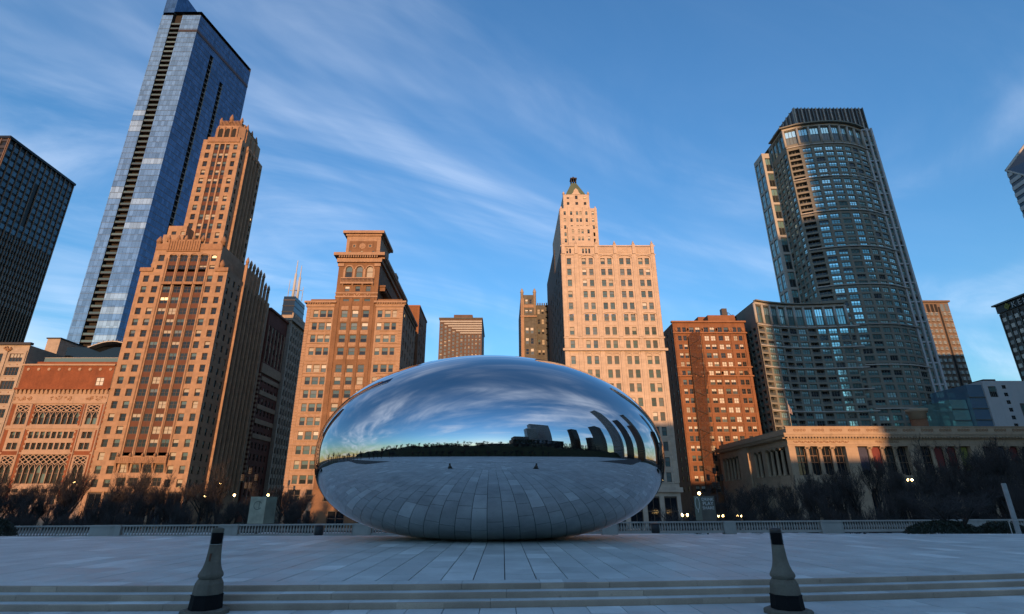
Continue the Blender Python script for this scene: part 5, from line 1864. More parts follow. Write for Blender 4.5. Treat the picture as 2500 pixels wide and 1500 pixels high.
    m2.hull([(p.x, p.y, 226.5), (q.x, q.y, 226.5), (q.x - nrm.x * 0.1, q.y - nrm.y * 0.1, 226.5), (p.x - nrm.x * 0.1, p.y - nrm.y * 0.1, 226.5)], [(p.x, p.y, 228), (q.x, q.y, 228), (q.x - nrm.x * 0.1, q.y - nrm.y * 0.1, 228), (p.x - nrm.x * 0.1, p.y - nrm.y * 0.1, 228)])
    m2.build('dark_band', M_DARKM, t)


def pane_glass(name, col, pw, ph):
    """curtain wall: each pane its own tone and a thin dark joint"""
    m, nt, b = newmat(name)
    L = nt.links.new
    g = N(nt, 'ShaderNodeNewGeometry')
    s = N(nt, 'ShaderNodeSeparateXYZ'); L(g.outputs['Position'], s.inputs[0])
    ad = N(nt, 'ShaderNodeMath', operation='ADD'); L(s.outputs['X'], ad.inputs[0]); L(s.outputs['Y'], ad.inputs[1])
    cv = N(nt, 'ShaderNodeCombineXYZ'); L(ad.outputs[0], cv.inputs['X']); L(s.outputs['Z'], cv.inputs['Y'])
    bt = N(nt, 'ShaderNodeTexBrick', offset=0.0)
    for k, v in (('Scale', 1.0), ('Brick Width', pw), ('Row Height', ph), ('Mortar Size', 0.035)):
        bt.inputs[k].default_value = v
    bt.inputs['Color1'].default_value = c4(col, 1.2); bt.inputs['Color2'].default_value = c4(col, 0.74); bt.inputs['Mortar'].default_value = c4(col, 0.3)
    L(cv.outputs[0], bt.inputs['Vector'])
    L(bt.outputs['Color'], b.inputs['Base Color'])
    n = N(nt, 'ShaderNodeTexNoise', ins={'Scale': 0.5, 'Detail': 2.0}); L(g.outputs['Position'], n.inputs['Vector'])
    bp = N(nt, 'ShaderNodeBump', ins={'Strength': 0.08, 'Distance': 0.2}); L(n.outputs['Fac'], bp.inputs['Height']); L(bp.outputs[0], b.inputs['Normal'])
    b.inputs['Roughness'].default_value = 0.08
    b.inputs['Metallic'].default_value = 0.55
    b.inputs['Specular IOR Level'].default_value = 0.7
    return m


glass_tower()

# ------------------------------------------------------------------ ground, avenue, plaza
def paving(name, base, joint, var=0.10, wet=0.0):
    m, nt, b = newmat(name)
    L = nt.links.new
    g = N(nt, 'ShaderNodeNewGeometry')
    oi = N(nt, 'ShaderNodeObjectInfo')
    rs = N(nt, 'ShaderNodeMath', operation='ADD'); L(g.outputs['Random Per Island'], rs.inputs[0]); L(oi.outputs['Random'], rs.inputs[1])
    fr = N(nt, 'ShaderNodeMath', operation='FRACT'); L(rs.outputs[0], fr.inputs[0])
    cr = N(nt, 'ShaderNodeValToRGB')
    e = cr.color_ramp.elements
    e[0].position = 0.0; e[0].color = c4(base, 1 - var)
    e[1].position = 0.90; e[1].color = c4(base, 1 + var)
    e2 = cr.color_ramp.elements.new(0.93); e2.color = c4(base, 1.3)
    L(fr.outputs[0], cr.inputs[0])
    n1 = N(nt, 'ShaderNodeTexNoise', ins={'Scale': 0.7, 'Detail': 6.0, 'Roughness': 0.65}); L(g.outputs['Position'], n1.inputs['Vector'])
    n2 = N(nt, 'ShaderNodeTexNoise', ins={'Scale': 55.0, 'Detail': 3.0}); L(g.outputs['Position'], n2.inputs['Vector'])
    r1 = N(nt, 'ShaderNodeMapRange', ins={'From Min': 0.3, 'From Max': 0.7, 'To Min': 0.80, 'To Max': 1.12}); L(n1.outputs['Fac'], r1.inputs['Value'])
    r2 = N(nt, 'ShaderNodeMapRange', ins={'From Min': 0.3, 'From Max': 0.7, 'To Min': 0.86, 'To Max': 1.12}); L(n2.outputs['Fac'], r2.inputs['Value'])
    mu = N(nt, 'ShaderNodeMath', operation='MULTIPLY'); L(r1.outputs[0], mu.inputs[0]); L(r2.outputs[0], mu.inputs[1])
    mx = N(nt, 'ShaderNodeVectorMath', operation='SCALE'); L(cr.outputs[0], mx.inputs[0]); L(mu.outputs[0], mx.inputs['Scale'])
    vo = N(nt, 'ShaderNodeTexVoronoi', ins={'Scale': 2.1}); L(g.outputs['Position'], vo.inputs['Vector'])
    sp = N(nt, 'ShaderNodeMapRange', ins={'From Min': 0.05, 'From Max': 0.09, 'To Min': 0.72, 'To Max': 1.0}); L(vo.outputs['Distance'], sp.inputs['Value'])
    n4 = N(nt, 'ShaderNodeTexNoise', ins={'Scale': 0.16, 'Detail': 8.0, 'Roughness': 0.7}); L(g.outputs['Position'], n4.inputs['Vector'])
    r4 = N(nt, 'ShaderNodeMapRange', ins={'From Min': 0.45, 'From Max': 0.7, 'To Min': 1.04, 'To Max': 0.80}); L(n4.outputs['Fac'], r4.inputs['Value'])
    m4 = N(nt, 'ShaderNodeMath', operation='MULTIPLY'); L(sp.outputs[0], m4.inputs[0]); L(r4.outputs[0], m4.inputs[1])
    mx2 = N(nt, 'ShaderNodeVectorMath', operation='SCALE'); L(mx.outputs[0], mx2.inputs[0]); L(m4.outputs[0], mx2.inputs['Scale'])
    L(mx2.outputs[0], b.inputs['Base Color'])
    ro = N(nt, 'ShaderNodeMapRange', ins={'From Min': 0.3, 'From Max': 0.7, 'To Min': 0.42, 'To Max': 0.72}); L(n1.outputs['Fac'], ro.inputs['Value'])
    L(ro.outputs[0], b.inputs['Roughness'])
    bp = N(nt, 'ShaderNodeBump', ins={'Strength': 0.12, 'Distance': 0.01}); L(n2.outputs['Fac'], bp.inputs['Height']); L(bp.outputs[0], b.inputs['Normal'])
    b.inputs['Specular IOR Level'].default_value = 0.4
    return m


M_PAVE = paving('granite_paver', (0.49, 0.51, 0.485), 0, 0.08)
M_STEP = paving('granite_step', (0.38, 0.29, 0.215), 0, 0.07)
M_JOINT = plain('dark_joint', (0.05, 0.047, 0.045), 0.9)
M_ASPH = surf('asphalt', (0.05, 0.05, 0.052), var=0.15, rough=0.85, streak=0.0, fine=30)
M_LAWN = surf('winter_lawn', (0.055, 0.06, 0.025), var=0.3, rough=0.95, streak=0.0, fine=8, bump=0.8, mott=0.15)
M_PAINT = plain('road_paint', (0.7, 0.7, 0.68), 0.6)
M_BAL = surf('balustrade_stone', (0.50, 0.47, 0.42), var=0.12, streak=0.25, fine=12)
M_BARK = surf('dark_bark', (0.045, 0.036, 0.03), var=0.25, streak=0.2, fine=14, bump=0.5)
M_TWIG = plain('winter_twig', (0.040, 0.033, 0.031), 0.85, nscale=2.0, nvar=0.3)
M_LEAF = plain('evergreen_leaf', (0.012, 0.02, 0.009), 0.6, nscale=2.0, nvar=0.4)

tag(MB().box(-4000, 4000, -4000, 6000, -5.6, -4.60).build('ground', M_LAWN), kind='structure')
tag(MB().box(-700, 700, 100, 137, -4.8, -4.55).build('avenue_road', M_ASPH), kind='structure')
tag(MB().box(-700, 700, 137, FY + 0.3, -4.8, -4.42).build('avenue_pavement', M_STEP), kind='structure')
mk = MB()
for k in range(60):
    mk.box(-180 + 6 * k, -177 + 6 * k, 118.4, 118.6, -4.549, -4.546)
for x0 in (-66, 46):
    for k in range(12):
        mk.box(x0 + 0.9 * k, x0 + 0.5 + 0.9 * k, 102, 105, -4.549, -4.546)
tag(mk.build('road_markings', M_PAINT), kind='structure')


def front(x): return 14.95 + 0.08 * x + 0.0035 * x * x if abs(x) < 40 else 14.95 + 0.08 * x + 5.6
def crest(x): return 34.7 + 0.045 * x
def pz(x, y):
    d = y - crest(x)
    return 0.0 if d <= 0 else -0.02 * d * d if d < 2 else max(-0.08 - 0.085 * (d - 2), -1.3)


PX0, PX1 = -70.0, 76.0
pl = MB()
nx, ny = 73, 24
grid = []
for i in range(nx + 1):
    x = PX0 + (PX1 - PX0) * i / nx
    col = []
    for j in range(ny + 1):
        y0 = front(x) + 0.05
        y = y0 + (64 - y0) * j / ny
        col.append((x, y, pz(x, y) - 0.035))
    grid.append(col)
for i in range(nx):
    for j in range(ny):
        pl.face([grid[i][j], grid[i + 1][j], grid[i + 1][j + 1], grid[i][j + 1]])
    pl.face([grid[i][0], (grid[i][0][0], grid[i][0][1], -0.6), (grid[i + 1][0][0], grid[i + 1][0][1], -0.6), grid[i + 1][0]])
    pl.face([grid[i][ny], grid[i + 1][ny], (grid[i + 1][ny][0], 64, -4.6), (grid[i][ny][0], 64, -4.6)])
plaza = tag(pl.build('plaza', M_JOINT), kind='structure')
tag(MB().box(-200, 200, -62, 30, -4.9, -0.455).build('lower_terrace', M_JOINT), kind='structure')
terrace = bpy.data.objects['lower_terrace']


def paver(mb, c, g, th=0.03):
    """stone with four corners (x, y, z), drawn in by half a joint, chamfered"""
    cx = sum(p[0] for p in c) / 4; cy = sum(p[1] for p in c) / 4
    def inset(p, d):
        return (p[0] + (d if p[0] < cx else -d), p[1] + (d if p[1] < cy else -d))
    lo = [(*inset(p, g), p[2] - th) for p in c]
    a = [(*inset(p, g), p[2] - 0.006) for p in c]
    b = [(*inset(p, g + 0.006), p[2]) for p in c]
    n = len(mb.v)
    mb.v += lo + a + b
    for i in range(4):
        j = (i + 1) % 4
        mb.f += [(n + i, n + j, n + 4 + j, n + 4 + i), (n + 4 + i, n + 4 + j, n + 8 + j, n + 8 + i)]
        mb.m += [0, 0]; mb.sm += [False, False]
    mb.f.append((n + 8, n + 9, n + 10, n + 11)); mb.m.append(0); mb.sm.append(False)


CW = 0.84
pav = []
prnd = random.Random(11)
i = -84
while i * CW < PX1:
    x0 = i * CW + 0.05; x1 = x0 + CW
    y0a, y0b = front(x0) + 0.62, front(x1) + 0.62
    ya, yb = y0a, y0b
    while (ya + yb) / 2 < 62.5:
        L_ = prnd.choice((1.26, 1.68, 1.68, 2.1, 2.52))
        if ya == y0a: L_ = prnd.uniform(0.6, 1.9)
        na = nb = round(((ya + yb) / 2 + L_) * 50) / 50
        dz = prnd.uniform(-0.003, 0.003)
        pav.append([(x0, ya, pz(x0, ya) + dz), (x1, yb, pz(x1, yb) + dz), (x1, nb, pz(x1, nb) + dz), (x0, na, pz(x0, na) + dz)])
        ya, yb = na, nb
    i += 1
pav = [p for p in pav if p[0][0] > PX0 + 1 and p[1][0] < PX1 - 1]
pav.sort(key=lambda p: (abs(p[0][0]) * 0.45 + p[0][1]) if abs(p[0][0]) < 1.1 * p[0][1] else 999)
for p in pav[:300]:
    m2 = MB(); paver(m2, p, 0.014); m2.build('paver', M_PAVE, plaza)
m2 = MB()
for p in pav[300:]:
    paver(m2, p, 0.014)
tag(m2.build('far_pavers', M_PAVE, plaza), kind='stuff')

# border stones and three steps, each stone by itself, following the bend of the edge
NR = 3; RISE = 0.14; TREAD = 0.38


def edge_block(parent, name, xa, xb, d0, d1, ztop, zbot, mat):
    m2 = MB()
    n = 3
    top_f = []; top_b = []; mid = []; bot = []
    for k in range(n + 1):
        x = xa + 0.004 + (xb - xa - 0.008) * k / n
        f = front(x)
        top_f.append((x, f + d0 + 0.018, ztop)); top_b.append((x, f + d1, ztop)); mid.append((x, f + d0, ztop - 0.02)); bot.append((x, f + d0 + 0.004, zbot))
    for k in range(n):
        m2.face([top_f[k], top_f[k + 1], top_b[k + 1], top_b[k]], 1)  # same stone as the risers; sky brightness painted in by the paver colour
        m2.face([mid[k], mid[k + 1], top_f[k + 1], top_f[k]], 0, False)
        m2.face([bot[k], bot[k + 1], mid[k + 1], mid[k]])
    for k in (0, n):
        m2.face([bot[k], mid[k], top_f[k], top_b[k], (top_b[k][0], top_b[k][1], zbot)])
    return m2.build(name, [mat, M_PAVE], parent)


steps = thing('granite_steps', (0, 14, -0.43), 'three long shallow granite steps leading up to the plaza', 'steps')
steps['kind'] = 'structure'
x = -58.0
while x < 60:
    w_ = prnd.uniform(1.6, 2.4)
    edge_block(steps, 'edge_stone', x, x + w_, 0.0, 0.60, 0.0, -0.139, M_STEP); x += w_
for s in range(1, NR):
    x = -58.0 - s
    while x < 60:
        w_ = prnd.uniform(3.2, 4.4)
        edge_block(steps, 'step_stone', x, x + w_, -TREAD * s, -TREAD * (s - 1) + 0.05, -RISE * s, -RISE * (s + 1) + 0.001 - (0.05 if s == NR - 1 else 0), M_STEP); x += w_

low = []
for i in range(-40, 46):
    x0 = i * CW + 0.3; x1 = x0 + CW
    ya, yb = front(x0) - TREAD * (NR - 1) - 0.01, front(x1) - TREAD * (NR - 1) - 0.01
    while (ya + yb) / 2 > 2:
        L_ = prnd.choice((0.84, 1.26, 1.68))
        n_ = (ya + yb) / 2 - L_
        dz = prnd.uniform(-0.003, 0.003) - 0.42
        low.append([(x0, n_, dz), (x1, n_, dz), (x1, yb, dz), (x0, ya, dz)])
        ya = yb = n_
low.sort(key=lambda p: (0 if p[2][1] > 11.0 else 1, abs(p[0][0])))
for p in low[:160]:
    m2 = MB(); paver(m2, p, 0.008); m2.build('paver', M_PAVE, terrace)
m2 = MB()
for p in low[160:]: paver(m2, p, 0.008)
for i in range(-46, 46):
    for j in range(32):
        x0 = i * 2.6; y0 = 1.0 - 2.0 * (j + 1)
        if y0 > -61: paver(m2, [(x0, y0, -0.42), (x0 + 2.6, y0, -0.42), (x0 + 2.6, y0 + 2.0, -0.42), (x0, y0 + 2.0, -0.42)], 0.01)
tag(m2.build('far_pavers', M_PAVE, terrace), kind='stuff')


# ------------------------------------------------------------------ mirrored sculpture: a plain polished pebble
m, nt_, b_ = newmat('mirror_steel')
b_.inputs['Base Color'].default_value = (0.58, 0.59, 0.61, 1)
b_.inputs['Metallic'].default_value = 1.0
g_ = N(nt_, 'ShaderNodeNewGeometry')
n_ = N(nt_, 'ShaderNodeTexNoise', ins={'Scale': 1.3, 'Detail': 6.0}); nt_.links.new(g_.outputs['Position'], n_.inputs['Vector'])
r_ = N(nt_, 'ShaderNodeMapRange', ins={'From Min': 0.35, 'From Max': 0.8, 'To Min': 0.008, 'To Max': 0.05}); nt_.links.new(n_.outputs['Fac'], r_.inputs['Value'])
nt_.links.new(r_.outputs[0], b_.inputs['Roughness'])
M_MIRROR = m


def pebble():
    cx, cy, zc_, a, b, ct, cb = -0.75, 32.0, 4.5, 10.0, 6.4, 5.75, 4.62
    mb = MB()
    nu, nv = 160, 96
    rings = []
    zmin = 0.0
    for j in range(nv + 1):
        t = j / nv
        if t < 0.36:
            z = zmin + (zc_ - zmin) * math.sin(t / 0.36 * math.pi / 2) ** 1.0
            d = (zc_ - z) / cb
            r = (1 - d ** 2.5) ** (1 / 2.5)
        else:
            ph = (t - 0.36) / 0.64 * math.pi / 2
            z = zc_ + ct * math.sin(ph); r = math.cos(ph) if j < nv else 0.0005
        rings.append((r, z))
    n0 = 0
    for r, z in rings:
        for i in range(nu):
            th = 2 * math.pi * i / nu
            mb.v.append((cx + a * r * math.cos(th), cy + b * r * math.sin(th), z))
    for j in range(nv):
        for i in range(nu):
            k = (i + 1) % nu
            mb.f.append((j * nu + i, j * nu + k, (j + 1) * nu + k, (j + 1) * nu + i)); mb.m.append(0); mb.sm.append(True)
    mb.f.append(tuple(reversed(range(nu)))); mb.m.append(0); mb.sm.append(False)
    o = mb.build('mirror_sculpture', M_MIRROR)
    o['label'] = 'large mirror polished steel pebble sculpture resting on the plaza'
    o['category'] = 'sculpture'


pebble()


# ------------------------------------------------------------------ stone posts at the foot of the steps
M_POST = surf('weathered_concrete', (0.24, 0.205, 0.155), var=0.18, fine=18, bump=0.5, mott=2.5, streak=0.35)
M_RUBBER = plain('black_rubber', (0.009, 0.009, 0.010), 0.85, spec=0.15, nscale=10)
M_RUST = plain('rusty_metal', (0.10, 0.035, 0.015), 0.8, nscale=20, nvar=0.4)


def post(x, y, label, rust):
    t = thing('bottle_shaped_post', (x, y, -0.42), label, 'post')
    z = lambda v: v
    m2 = MB(); m2.lathe(x, y, [(0.504, -0.42), (0.504, -0.34), (0.477, -0.31)], 8, 0, False, math.pi / 8); m2.build('plinth', M_POST, t)
    m2 = MB(); m2.lathe(x, y, [(0.347, -0.31), (0.347, -0.29), (0.326, -0.05), (0.338, -0.045), (0.335, -0.02), (0.315, -0.015)], 8, 0, False, math.pi / 8); m2.build('black_band', M_RUBBER, t)
    m2 = MB(); m2.lathe(x, y, [(0.317, -0.02), (0.297, 0.17), (0.293, 0.20), (0.243, 0.29)], 8, 0, False, math.pi / 8); m2.build('octagonal_base', M_POST, t)
    m2 = MB(); m2.lathe(x, y, [(0.230, 0.285), (0.236, 0.31), (0.261, 0.335), (0.266, 0.37), (0.252, 0.41), (0.221, 0.46), (0.189, 0.54), (0.164, 0.64), (0.149, 0.76), (0.140, 0.88), (0.131, 1.0)], 28); neck = m2.build('neck', M_POST, t)
    prof = [(0.119, 1.0)]
    for k in range(9):
        zz = 1.005 + 0.027 * k
        prof += [(0.137, zz), (0.137, zz + 0.01), (0.121, zz + 0.014), (0.121, zz + 0.024)]
    prof += [(0.117, 1.25)]
    m2 = MB(); m2.lathe(x, y, prof, 24, 0, False); m2.build('threaded_collar', M_RUBBER, t)
    m2 = MB(); m2.lathe(x, y, [(0.122, 1.25), (0.128, 1.26), (0.128, 1.32), (0.117, 1.345), (0.054, 1.36)], 24); m2.build('cap', M_POST if rust else M_DARKM, t)
    if rust:
        m2 = MB(); m2.box(x - 0.02, x + 0.015, y - 0.168, y - 0.14, 0.66, 0.82); m2.build('rust_stain', M_RUST, neck)
        m2 = MB(); m2.lathe(x, y, [(0.138, 1.0), (0.138, 1.012)], 24); m2.build('steel_ring', M_PREL, neck)


post(-6.65, 13.42, 'bottle shaped concrete post with rust streak and steel ring on neck', True)
post(6.36, 13.42, 'bottle shaped concrete post with plain neck and darker cap', False)


# ------------------------------------------------------------------ balustrade at the far edge
def balustrade():
    t = thing('stone_balustrade', (0, 57, -1.4), 'long pale stone balustrade with turned balusters at the plaza edge', 'balustrade')
    P0 = Vector((-52, 53.7, -0.26)); P1 = Vector((64, 60.2, 0.24))
    d = (P1 - P0); Ln = d.length; d /= Ln
    def pt(s, dz=0, off=0):
        p = P0 + d * s
        return (p.x, p.y + off, p.z + dz)
    peds = []
    for x0, x1 in ((-39.0, -36.2), (-27.2, -25.4), (-14.5, -12.8), (-1.8, 0.0), (9.8, 11.4), (22.2, 23.4), (32.3, 34.6), (47.8, 50.0)):
        peds.append(((x0 + 52) / (116 / Ln), (x1 + 52) / (116 / Ln)))
    cuts = [0] + [q for p in peds for q in p] + [Ln]
    bm = MB(); bm.lathe(0, 0, [(0.075, 0.0), (0.075, 0.06), (0.05, 0.09), (0.10, 0.22), (0.105, 0.30), (0.06, 0.48), (0.05, 0.56), (0.075, 0.60), (0.075, 0.66)], 8)
    bme = bm.mesh('baluster', [M_BAL])
    hid = MB(); cnt = 0
    for k in range(0, len(cuts), 2):
        a, b = cuts[k], cuts[k + 1]
        for z0, z1, wd, nm in ((-0.11, 0.02, 0.2, 'top_rail'), (-1.08, -0.85, 0.22, 'bottom_rail')):
            m2 = MB()
            p, q = P0 + d * a, P0 + d * b
            m2.hull([(p.x, p.y - wd, p.z + z0), (q.x, q.y - wd, q.z + z0), (q.x, q.y + wd, q.z + z0), (p.x, p.y + wd, p.z + z0)], [(p.x, p.y - wd, p.z + z1), (q.x, q.y - wd, q.z + z1), (q.x, q.y + wd, q.z + z1), (p.x, p.y + wd, p.z + z1)])
            m2.build(nm, M_BAL, t)
        n = int((b - a) / 0.275)
        for i in range(n):
            p = P0 + d * (a + (b - a) * (i + 0.5) / n)
            M = Matrix.Translation((p.x, p.y, p.z - 0.85)) @ Matrix.Diagonal((1.1, 1.1, 0.74 / 0.66, 1))
            if -22 < p.x < 13.5 or cnt >= 300:
                base = len(hid.v)
                hid.v += [tuple(M @ v.co) for v in bme.vertices]
                for f in bme.polygons:
                    hid.f.append(tuple(base + j for j in f.vertices)); hid.m.append(0); hid.sm.append(True)
            else:
                inst('baluster', bme, t, M); cnt += 1
    tag(hid.build('balusters', M_BAL, t), kind='stuff')
    for a, b in peds:
        p, q = P0 + d * a, P0 + d * b
        m2 = MB()
        for e, z0, z1 in ((0.30, -1.1, -0.14), (0.36, -0.139, 0.03), (0.36, -1.2, -0.92)):
            m2.hull([(p.x, p.y - e, p.z + z0), (q.x, q.y - e, q.z + z0), (q.x, q.y + e, q.z + z0), (p.x, p.y + e, p.z + z0)], [(p.x, p.y - e, p.z + z1), (q.x, q.y - e, q.z + z1), (q.x, q.y + e, q.z + z1), (p.x, p.y + e, p.z + z1)])
        m2.build('pedestal', M_BAL, t)


balustrade()

# ------------------------------------------------------------------ bare trees
def tree_meshes(seed, H, spread=0.55, upright=0.55, nl=5, trunk=0.28, multi=1, fork=0.30):
    r = random.Random(seed)
    T = MB(); K = MB()

    def grow(p, d, ln, rad, lv):
        segs = 3 if lv < 2 else 2
        pts = [p]
        for s in range(segs):
            d = (d + Vector((r.uniform(-1, 1), r.uniform(-1, 1), r.uniform(-0.3, 0.9) * upright)) * (0.10 + 0.05 * lv)).normalized()
            pts.append(pts[-1] + d * ln / segs)
        for s in range(segs):
            r0 = rad * (1 - 0.5 * s / segs); r1 = rad * (1 - 0.5 * (s + 1) / segs)
            (T if lv < 2 else K).tube(pts[s], pts[s + 1], r0, r1, 7 if lv < 1 else 5 if lv < 2 else 3)
        if lv >= nl:
            return
        nch = (5, 5, 4, 4, 4, 3)[lv]
        for c in range(nch):
            f = fork + (1 - fork) * (c + r.random()) / nch if lv else 0.42 + 0.58 * (c + r.random() * 0.6) / nch
            f = min(f, 0.999)
            si = min(int(f * segs), segs - 1); fr = f * segs - si
            q = pts[si].lerp(pts[si + 1], fr)
            a = r.uniform(0, 2 * math.pi)
            side = Vector((math.cos(a), math.sin(a), r.uniform(-0.1, 0.5)))
            nd = (d * (1 - spread) + side * spread + Vector((0, 0, upright * 0.35))).normalized()
            grow(q, nd, ln * r.uniform(0.52, 0.74) * (0.75 if lv == 0 else 1), max(rad * (1 - 0.45 * f) * 0.52, 0.013), lv + 1)

    for k in range(multi):
        a = 2 * math.pi * k / max(multi, 1) + 0.4
        d0 = Vector((0, 0, 1)) if multi == 1 else Vector((math.cos(a) * 0.55, math.sin(a) * 0.55, 0.8)).normalized()
        grow(Vector((0, 0, -0.1)), d0, H * (0.52 if multi == 1 else 0.42), trunk, 0 if multi == 1 else 1)
    return T.mesh('trunk', [M_BARK]), K.mesh('crown', [M_TWIG])


TV = [tree_meshes(s, 10.0, sp, u) for s, sp, u in ((1, 0.50, 0.75), (2, 0.55, 0.6), (3, 0.42, 1.0), (4, 0.5, 0.85))]
SV = [tree_meshes(20 + s, 4.2, 0.45, 0.8, 5, 0.05, 5) for s in range(2)]
trnd = random.Random(9)


def plant(kind, x, y, z, H, label, cat, group, name, var=None):
    me = (TV if kind == 'tree' else SV)[trnd.randrange(4 if kind == 'tree' else 2) if var is None else var]
    h0 = 10.0 if kind == 'tree' else 4.2
    t = bpy.data.objects.new(name, None)
    s = H / h0
    link(t, None, Matrix.Translation((x, y, z)) @ Matrix.Rotation(trnd.uniform(0, 6.28), 4, 'Z') @ Matrix.Diagonal((s, s, s, 1)))
    tag(t, label, cat, group)
    for nm, m_ in (('trunk', me[0]), ('crown', me[1])):
        c = bpy.data.objects.new(nm, m_)
        C.objects.link(c); c.parent = t
    return t


CARX = (-56.0, -50.7, -34.8, 43.2, 48.2)
BACK = [(-134.3, 'cream office block'), (-108.3, 'ornate clubhouse'), (-82.0, 'stepped stone tower'), (-57.0, 'dark gap beside the stepped tower'), (0, 'tan tower block'),
        (47, 'cream tower block'), (75, 'brown brick block'), (94, 'sunlit library corner'), (118, 'middle of the library front'), (400, 'far end of the library front')]


def tree_label(x, y, size):
    xb = x * FY / y
    nm = next(n for lim, n in BACK if xb < lim)
    return size + ' bare winter tree in front of the ' + nm, size + ' bare trees before the ' + nm


for Y, n, h0, h1, size in ((66, 14, 5.5, 7.0, 'small'), (78, 17, 7.5, 9.0, 'medium'), (89, 17, 9.5, 11.5, 'large'), (97, 13, 11.5, 13.5, 'tall')):
    for k in range(n):
        X = -Y * 0.97 + (Y * 0.97 - Y * 0.33) * (k + trnd.uniform(0.1, 0.9)) / n
        if Y < 80 and any(abs(X - cx_ * Y / 110) < 1.0 for cx_ in CARX): X += 2.2
        l_, g_l = tree_label(X, Y, size)
        plant('tree', X, Y + trnd.uniform(-3, 3), -4.6, trnd.uniform(h0, h1) * (1.0 if X < -0.5 * Y else 0.82), l_, 'tree', g_l, 'bare_tree')
for Y, n, h0, h1, size in ((66, 14, 6.5, 8.0, 'small'), (78, 16, 8.5, 10.5, 'medium'), (89, 16, 10.5, 12.5, 'large'), (97, 12, 12.0, 14.5, 'tall')):
    for k in range(n):
        X = Y * 0.34 + (Y * 0.66) * (k + trnd.uniform(0.1, 0.9)) / n
        f = X / Y
        if Y < 80 and any(abs(X - cx_ * Y / 110) < 1.0 for cx_ in CARX): X += 2.2
        l_, g_l = tree_label(X, Y, size)
        plant('tree', X, Y + trnd.uniform(-3, 3), -4.6, trnd.uniform(h0, h1) * (0.70 + (f - 0.34) * 1.15), l_, 'tree', g_l, 'bare_tree')
for k in range(44):
    X = -58 + 126 * (k + trnd.random()) / 44
    if -20 < X < 12 or any(abs(X - cx_ * 68 / 110) < 1.5 for cx_ in CARX): continue
    nm = next(n for lim, n in BACK if X * FY / 68 < lim)
    plant('shrub', X, trnd.uniform(64, 72), -4.6, trnd.uniform(4.4, 7.8), 'leafless shrub thicket behind the balustrade, before the ' + nm, 'shrub', 'leafless shrubs before the ' + nm, 'leafless_shrub')
# spreading small tree in the bed by the balustrade
pm_ = tree_meshes(77, 7.2, 0.78, 0.15, 5, 0.13, 4)
t = thing('spreading_tree', (39.7, 50.2, -0.55), 'low spreading leafless tree growing from the dark planting bed', 'tree')
inst('trunk', pm_[0], t, Matrix.Translation((39.7, 50.2, -0.75)) @ Matrix.Diagonal((1.0, 1.0, 0.95, 1)))
inst('crown', pm_[1], t, Matrix.Translation((39.7, 50.2, -0.75)) @ Matrix.Diagonal((1.0, 1.0, 0.95, 1)))


def leafy(name, x, y, z, rx, ry, rz, n, label, cat, seed):
    r = random.Random(seed)
    t = thing(name, (x, y, z), label, cat)
    m2 = MB()
    for k in range(n):
        a = r.uniform(0, 6.283); u = r.uniform(0.05, 1) ; rr = r.uniform(0.75, 1.06) * (1 - u * u) ** 0.5
        p = Vector((x + rx * rr * math.cos(a), y + ry * rr * math.sin(a), z + rz * u * r.uniform(0.8, 1.1)))
        d = Vector((r.uniform(-1, 1), r.uniform(-1, 1), r.uniform(-0.4, 1))).normalized(); e = d.cross(Vector((r.uniform(-1, 1), r.uniform(-1, 1), 0.3))).normalized()
        s = r.uniform(0.05, 0.11)
        m2.face([tuple(p - e * s * 0.5), tuple(p + d * s), tuple(p + e * s * 0.5), tuple(p - d * s)])
    m2.build('foliage', M_LEAF, t)
    m2 = MB()
    for k in range(14):
        a = r.uniform(0, 6.283); rr = r.uniform(0.1, 0.8)
        m2.tube((x + rx * 0.3 * rr * math.cos(a), y + ry * 0.3 * rr * math.sin(a), z - 0.1), (x + rx * rr * math.cos(a), y + ry * rr * math.sin(a), z + rz * 0.75), 0.03, 0.012, 4)
    m2.build('stem', M_BARK, t)


leafy('evergreen_bed', 38.7, 50.4, -0.75, 3.3, 1.6, 1.05, 9000, 'low dark evergreen planting around the spreading leafless tree', 'shrub', 1)
leafy('evergreen_bed', 44.2, 50.8, -0.75, 2.2, 1.3, 0.95, 5000, 'dark evergreen clump beside the leaning grey pole', 'shrub', 2)
leafy('evergreen_shrub', -44.6, 49.6, -0.9, 2.3, 1.5, 1.5, 7000, 'rounded black green shrub at the end of the balustrade', 'shrub', 3)

# ------------------------------------------------------------------ poles, lamps, signs, bins, cars
M_LAMP = plain('lamp_glow', (1, 0.8, 0.5), 0.4, emit=(1.0, 0.62, 0.22), es=9.0)
M_LAMPW = plain('headlamp_glow', (1, 0.95, 0.85), 0.3, emit=(1.0, 0.88, 0.66), es=7.0)

t = thing('grey_pole', (40.35, 45.0, -0.5), 'plain thick grey steel pole beside a bent handrail', 'pole')
m2 = MB(); m2.lathe(40.35, 45, [(0.22, -0.6), (0.22, -0.5), (0.17, -0.48), (0.16, 3.28), (0.13, 3.32)], 16); m2.build('shaft', plain('grey_paint', (0.22, 0.22, 0.21), 0.5), t)
m2 = MB(); m2.lathe(40.35, 45, [(0.28, -0.6), (0.28, -0.53)], 12); m2.build('base_plate', M_DARKM, t)
t = thing('bent_handrail', (39.2, 44.6, -0.6), 'thin bent steel handrail with rounded corner on the plaza', 'handrail')
m2 = MB()
pts = [(39.3, 44.4, -0.55), (39.3, 44.4, 0.40), (39.36, 44.4, 0.52), (39.5, 44.4, 0.57), (42.6, 44.6, 0.52)]
for a, b in zip(pts, pts[1:]): m2.tube(a, b, 0.03, 0.03, 8)
m2.build('rail', M_PREL, t)
m2 = MB(); m2.tube((42.4, 44.6, 0.52), (42.4, 44.6, -0.6), 0.03, 0.03, 8); m2.build('rail_post', M_PREL, t)


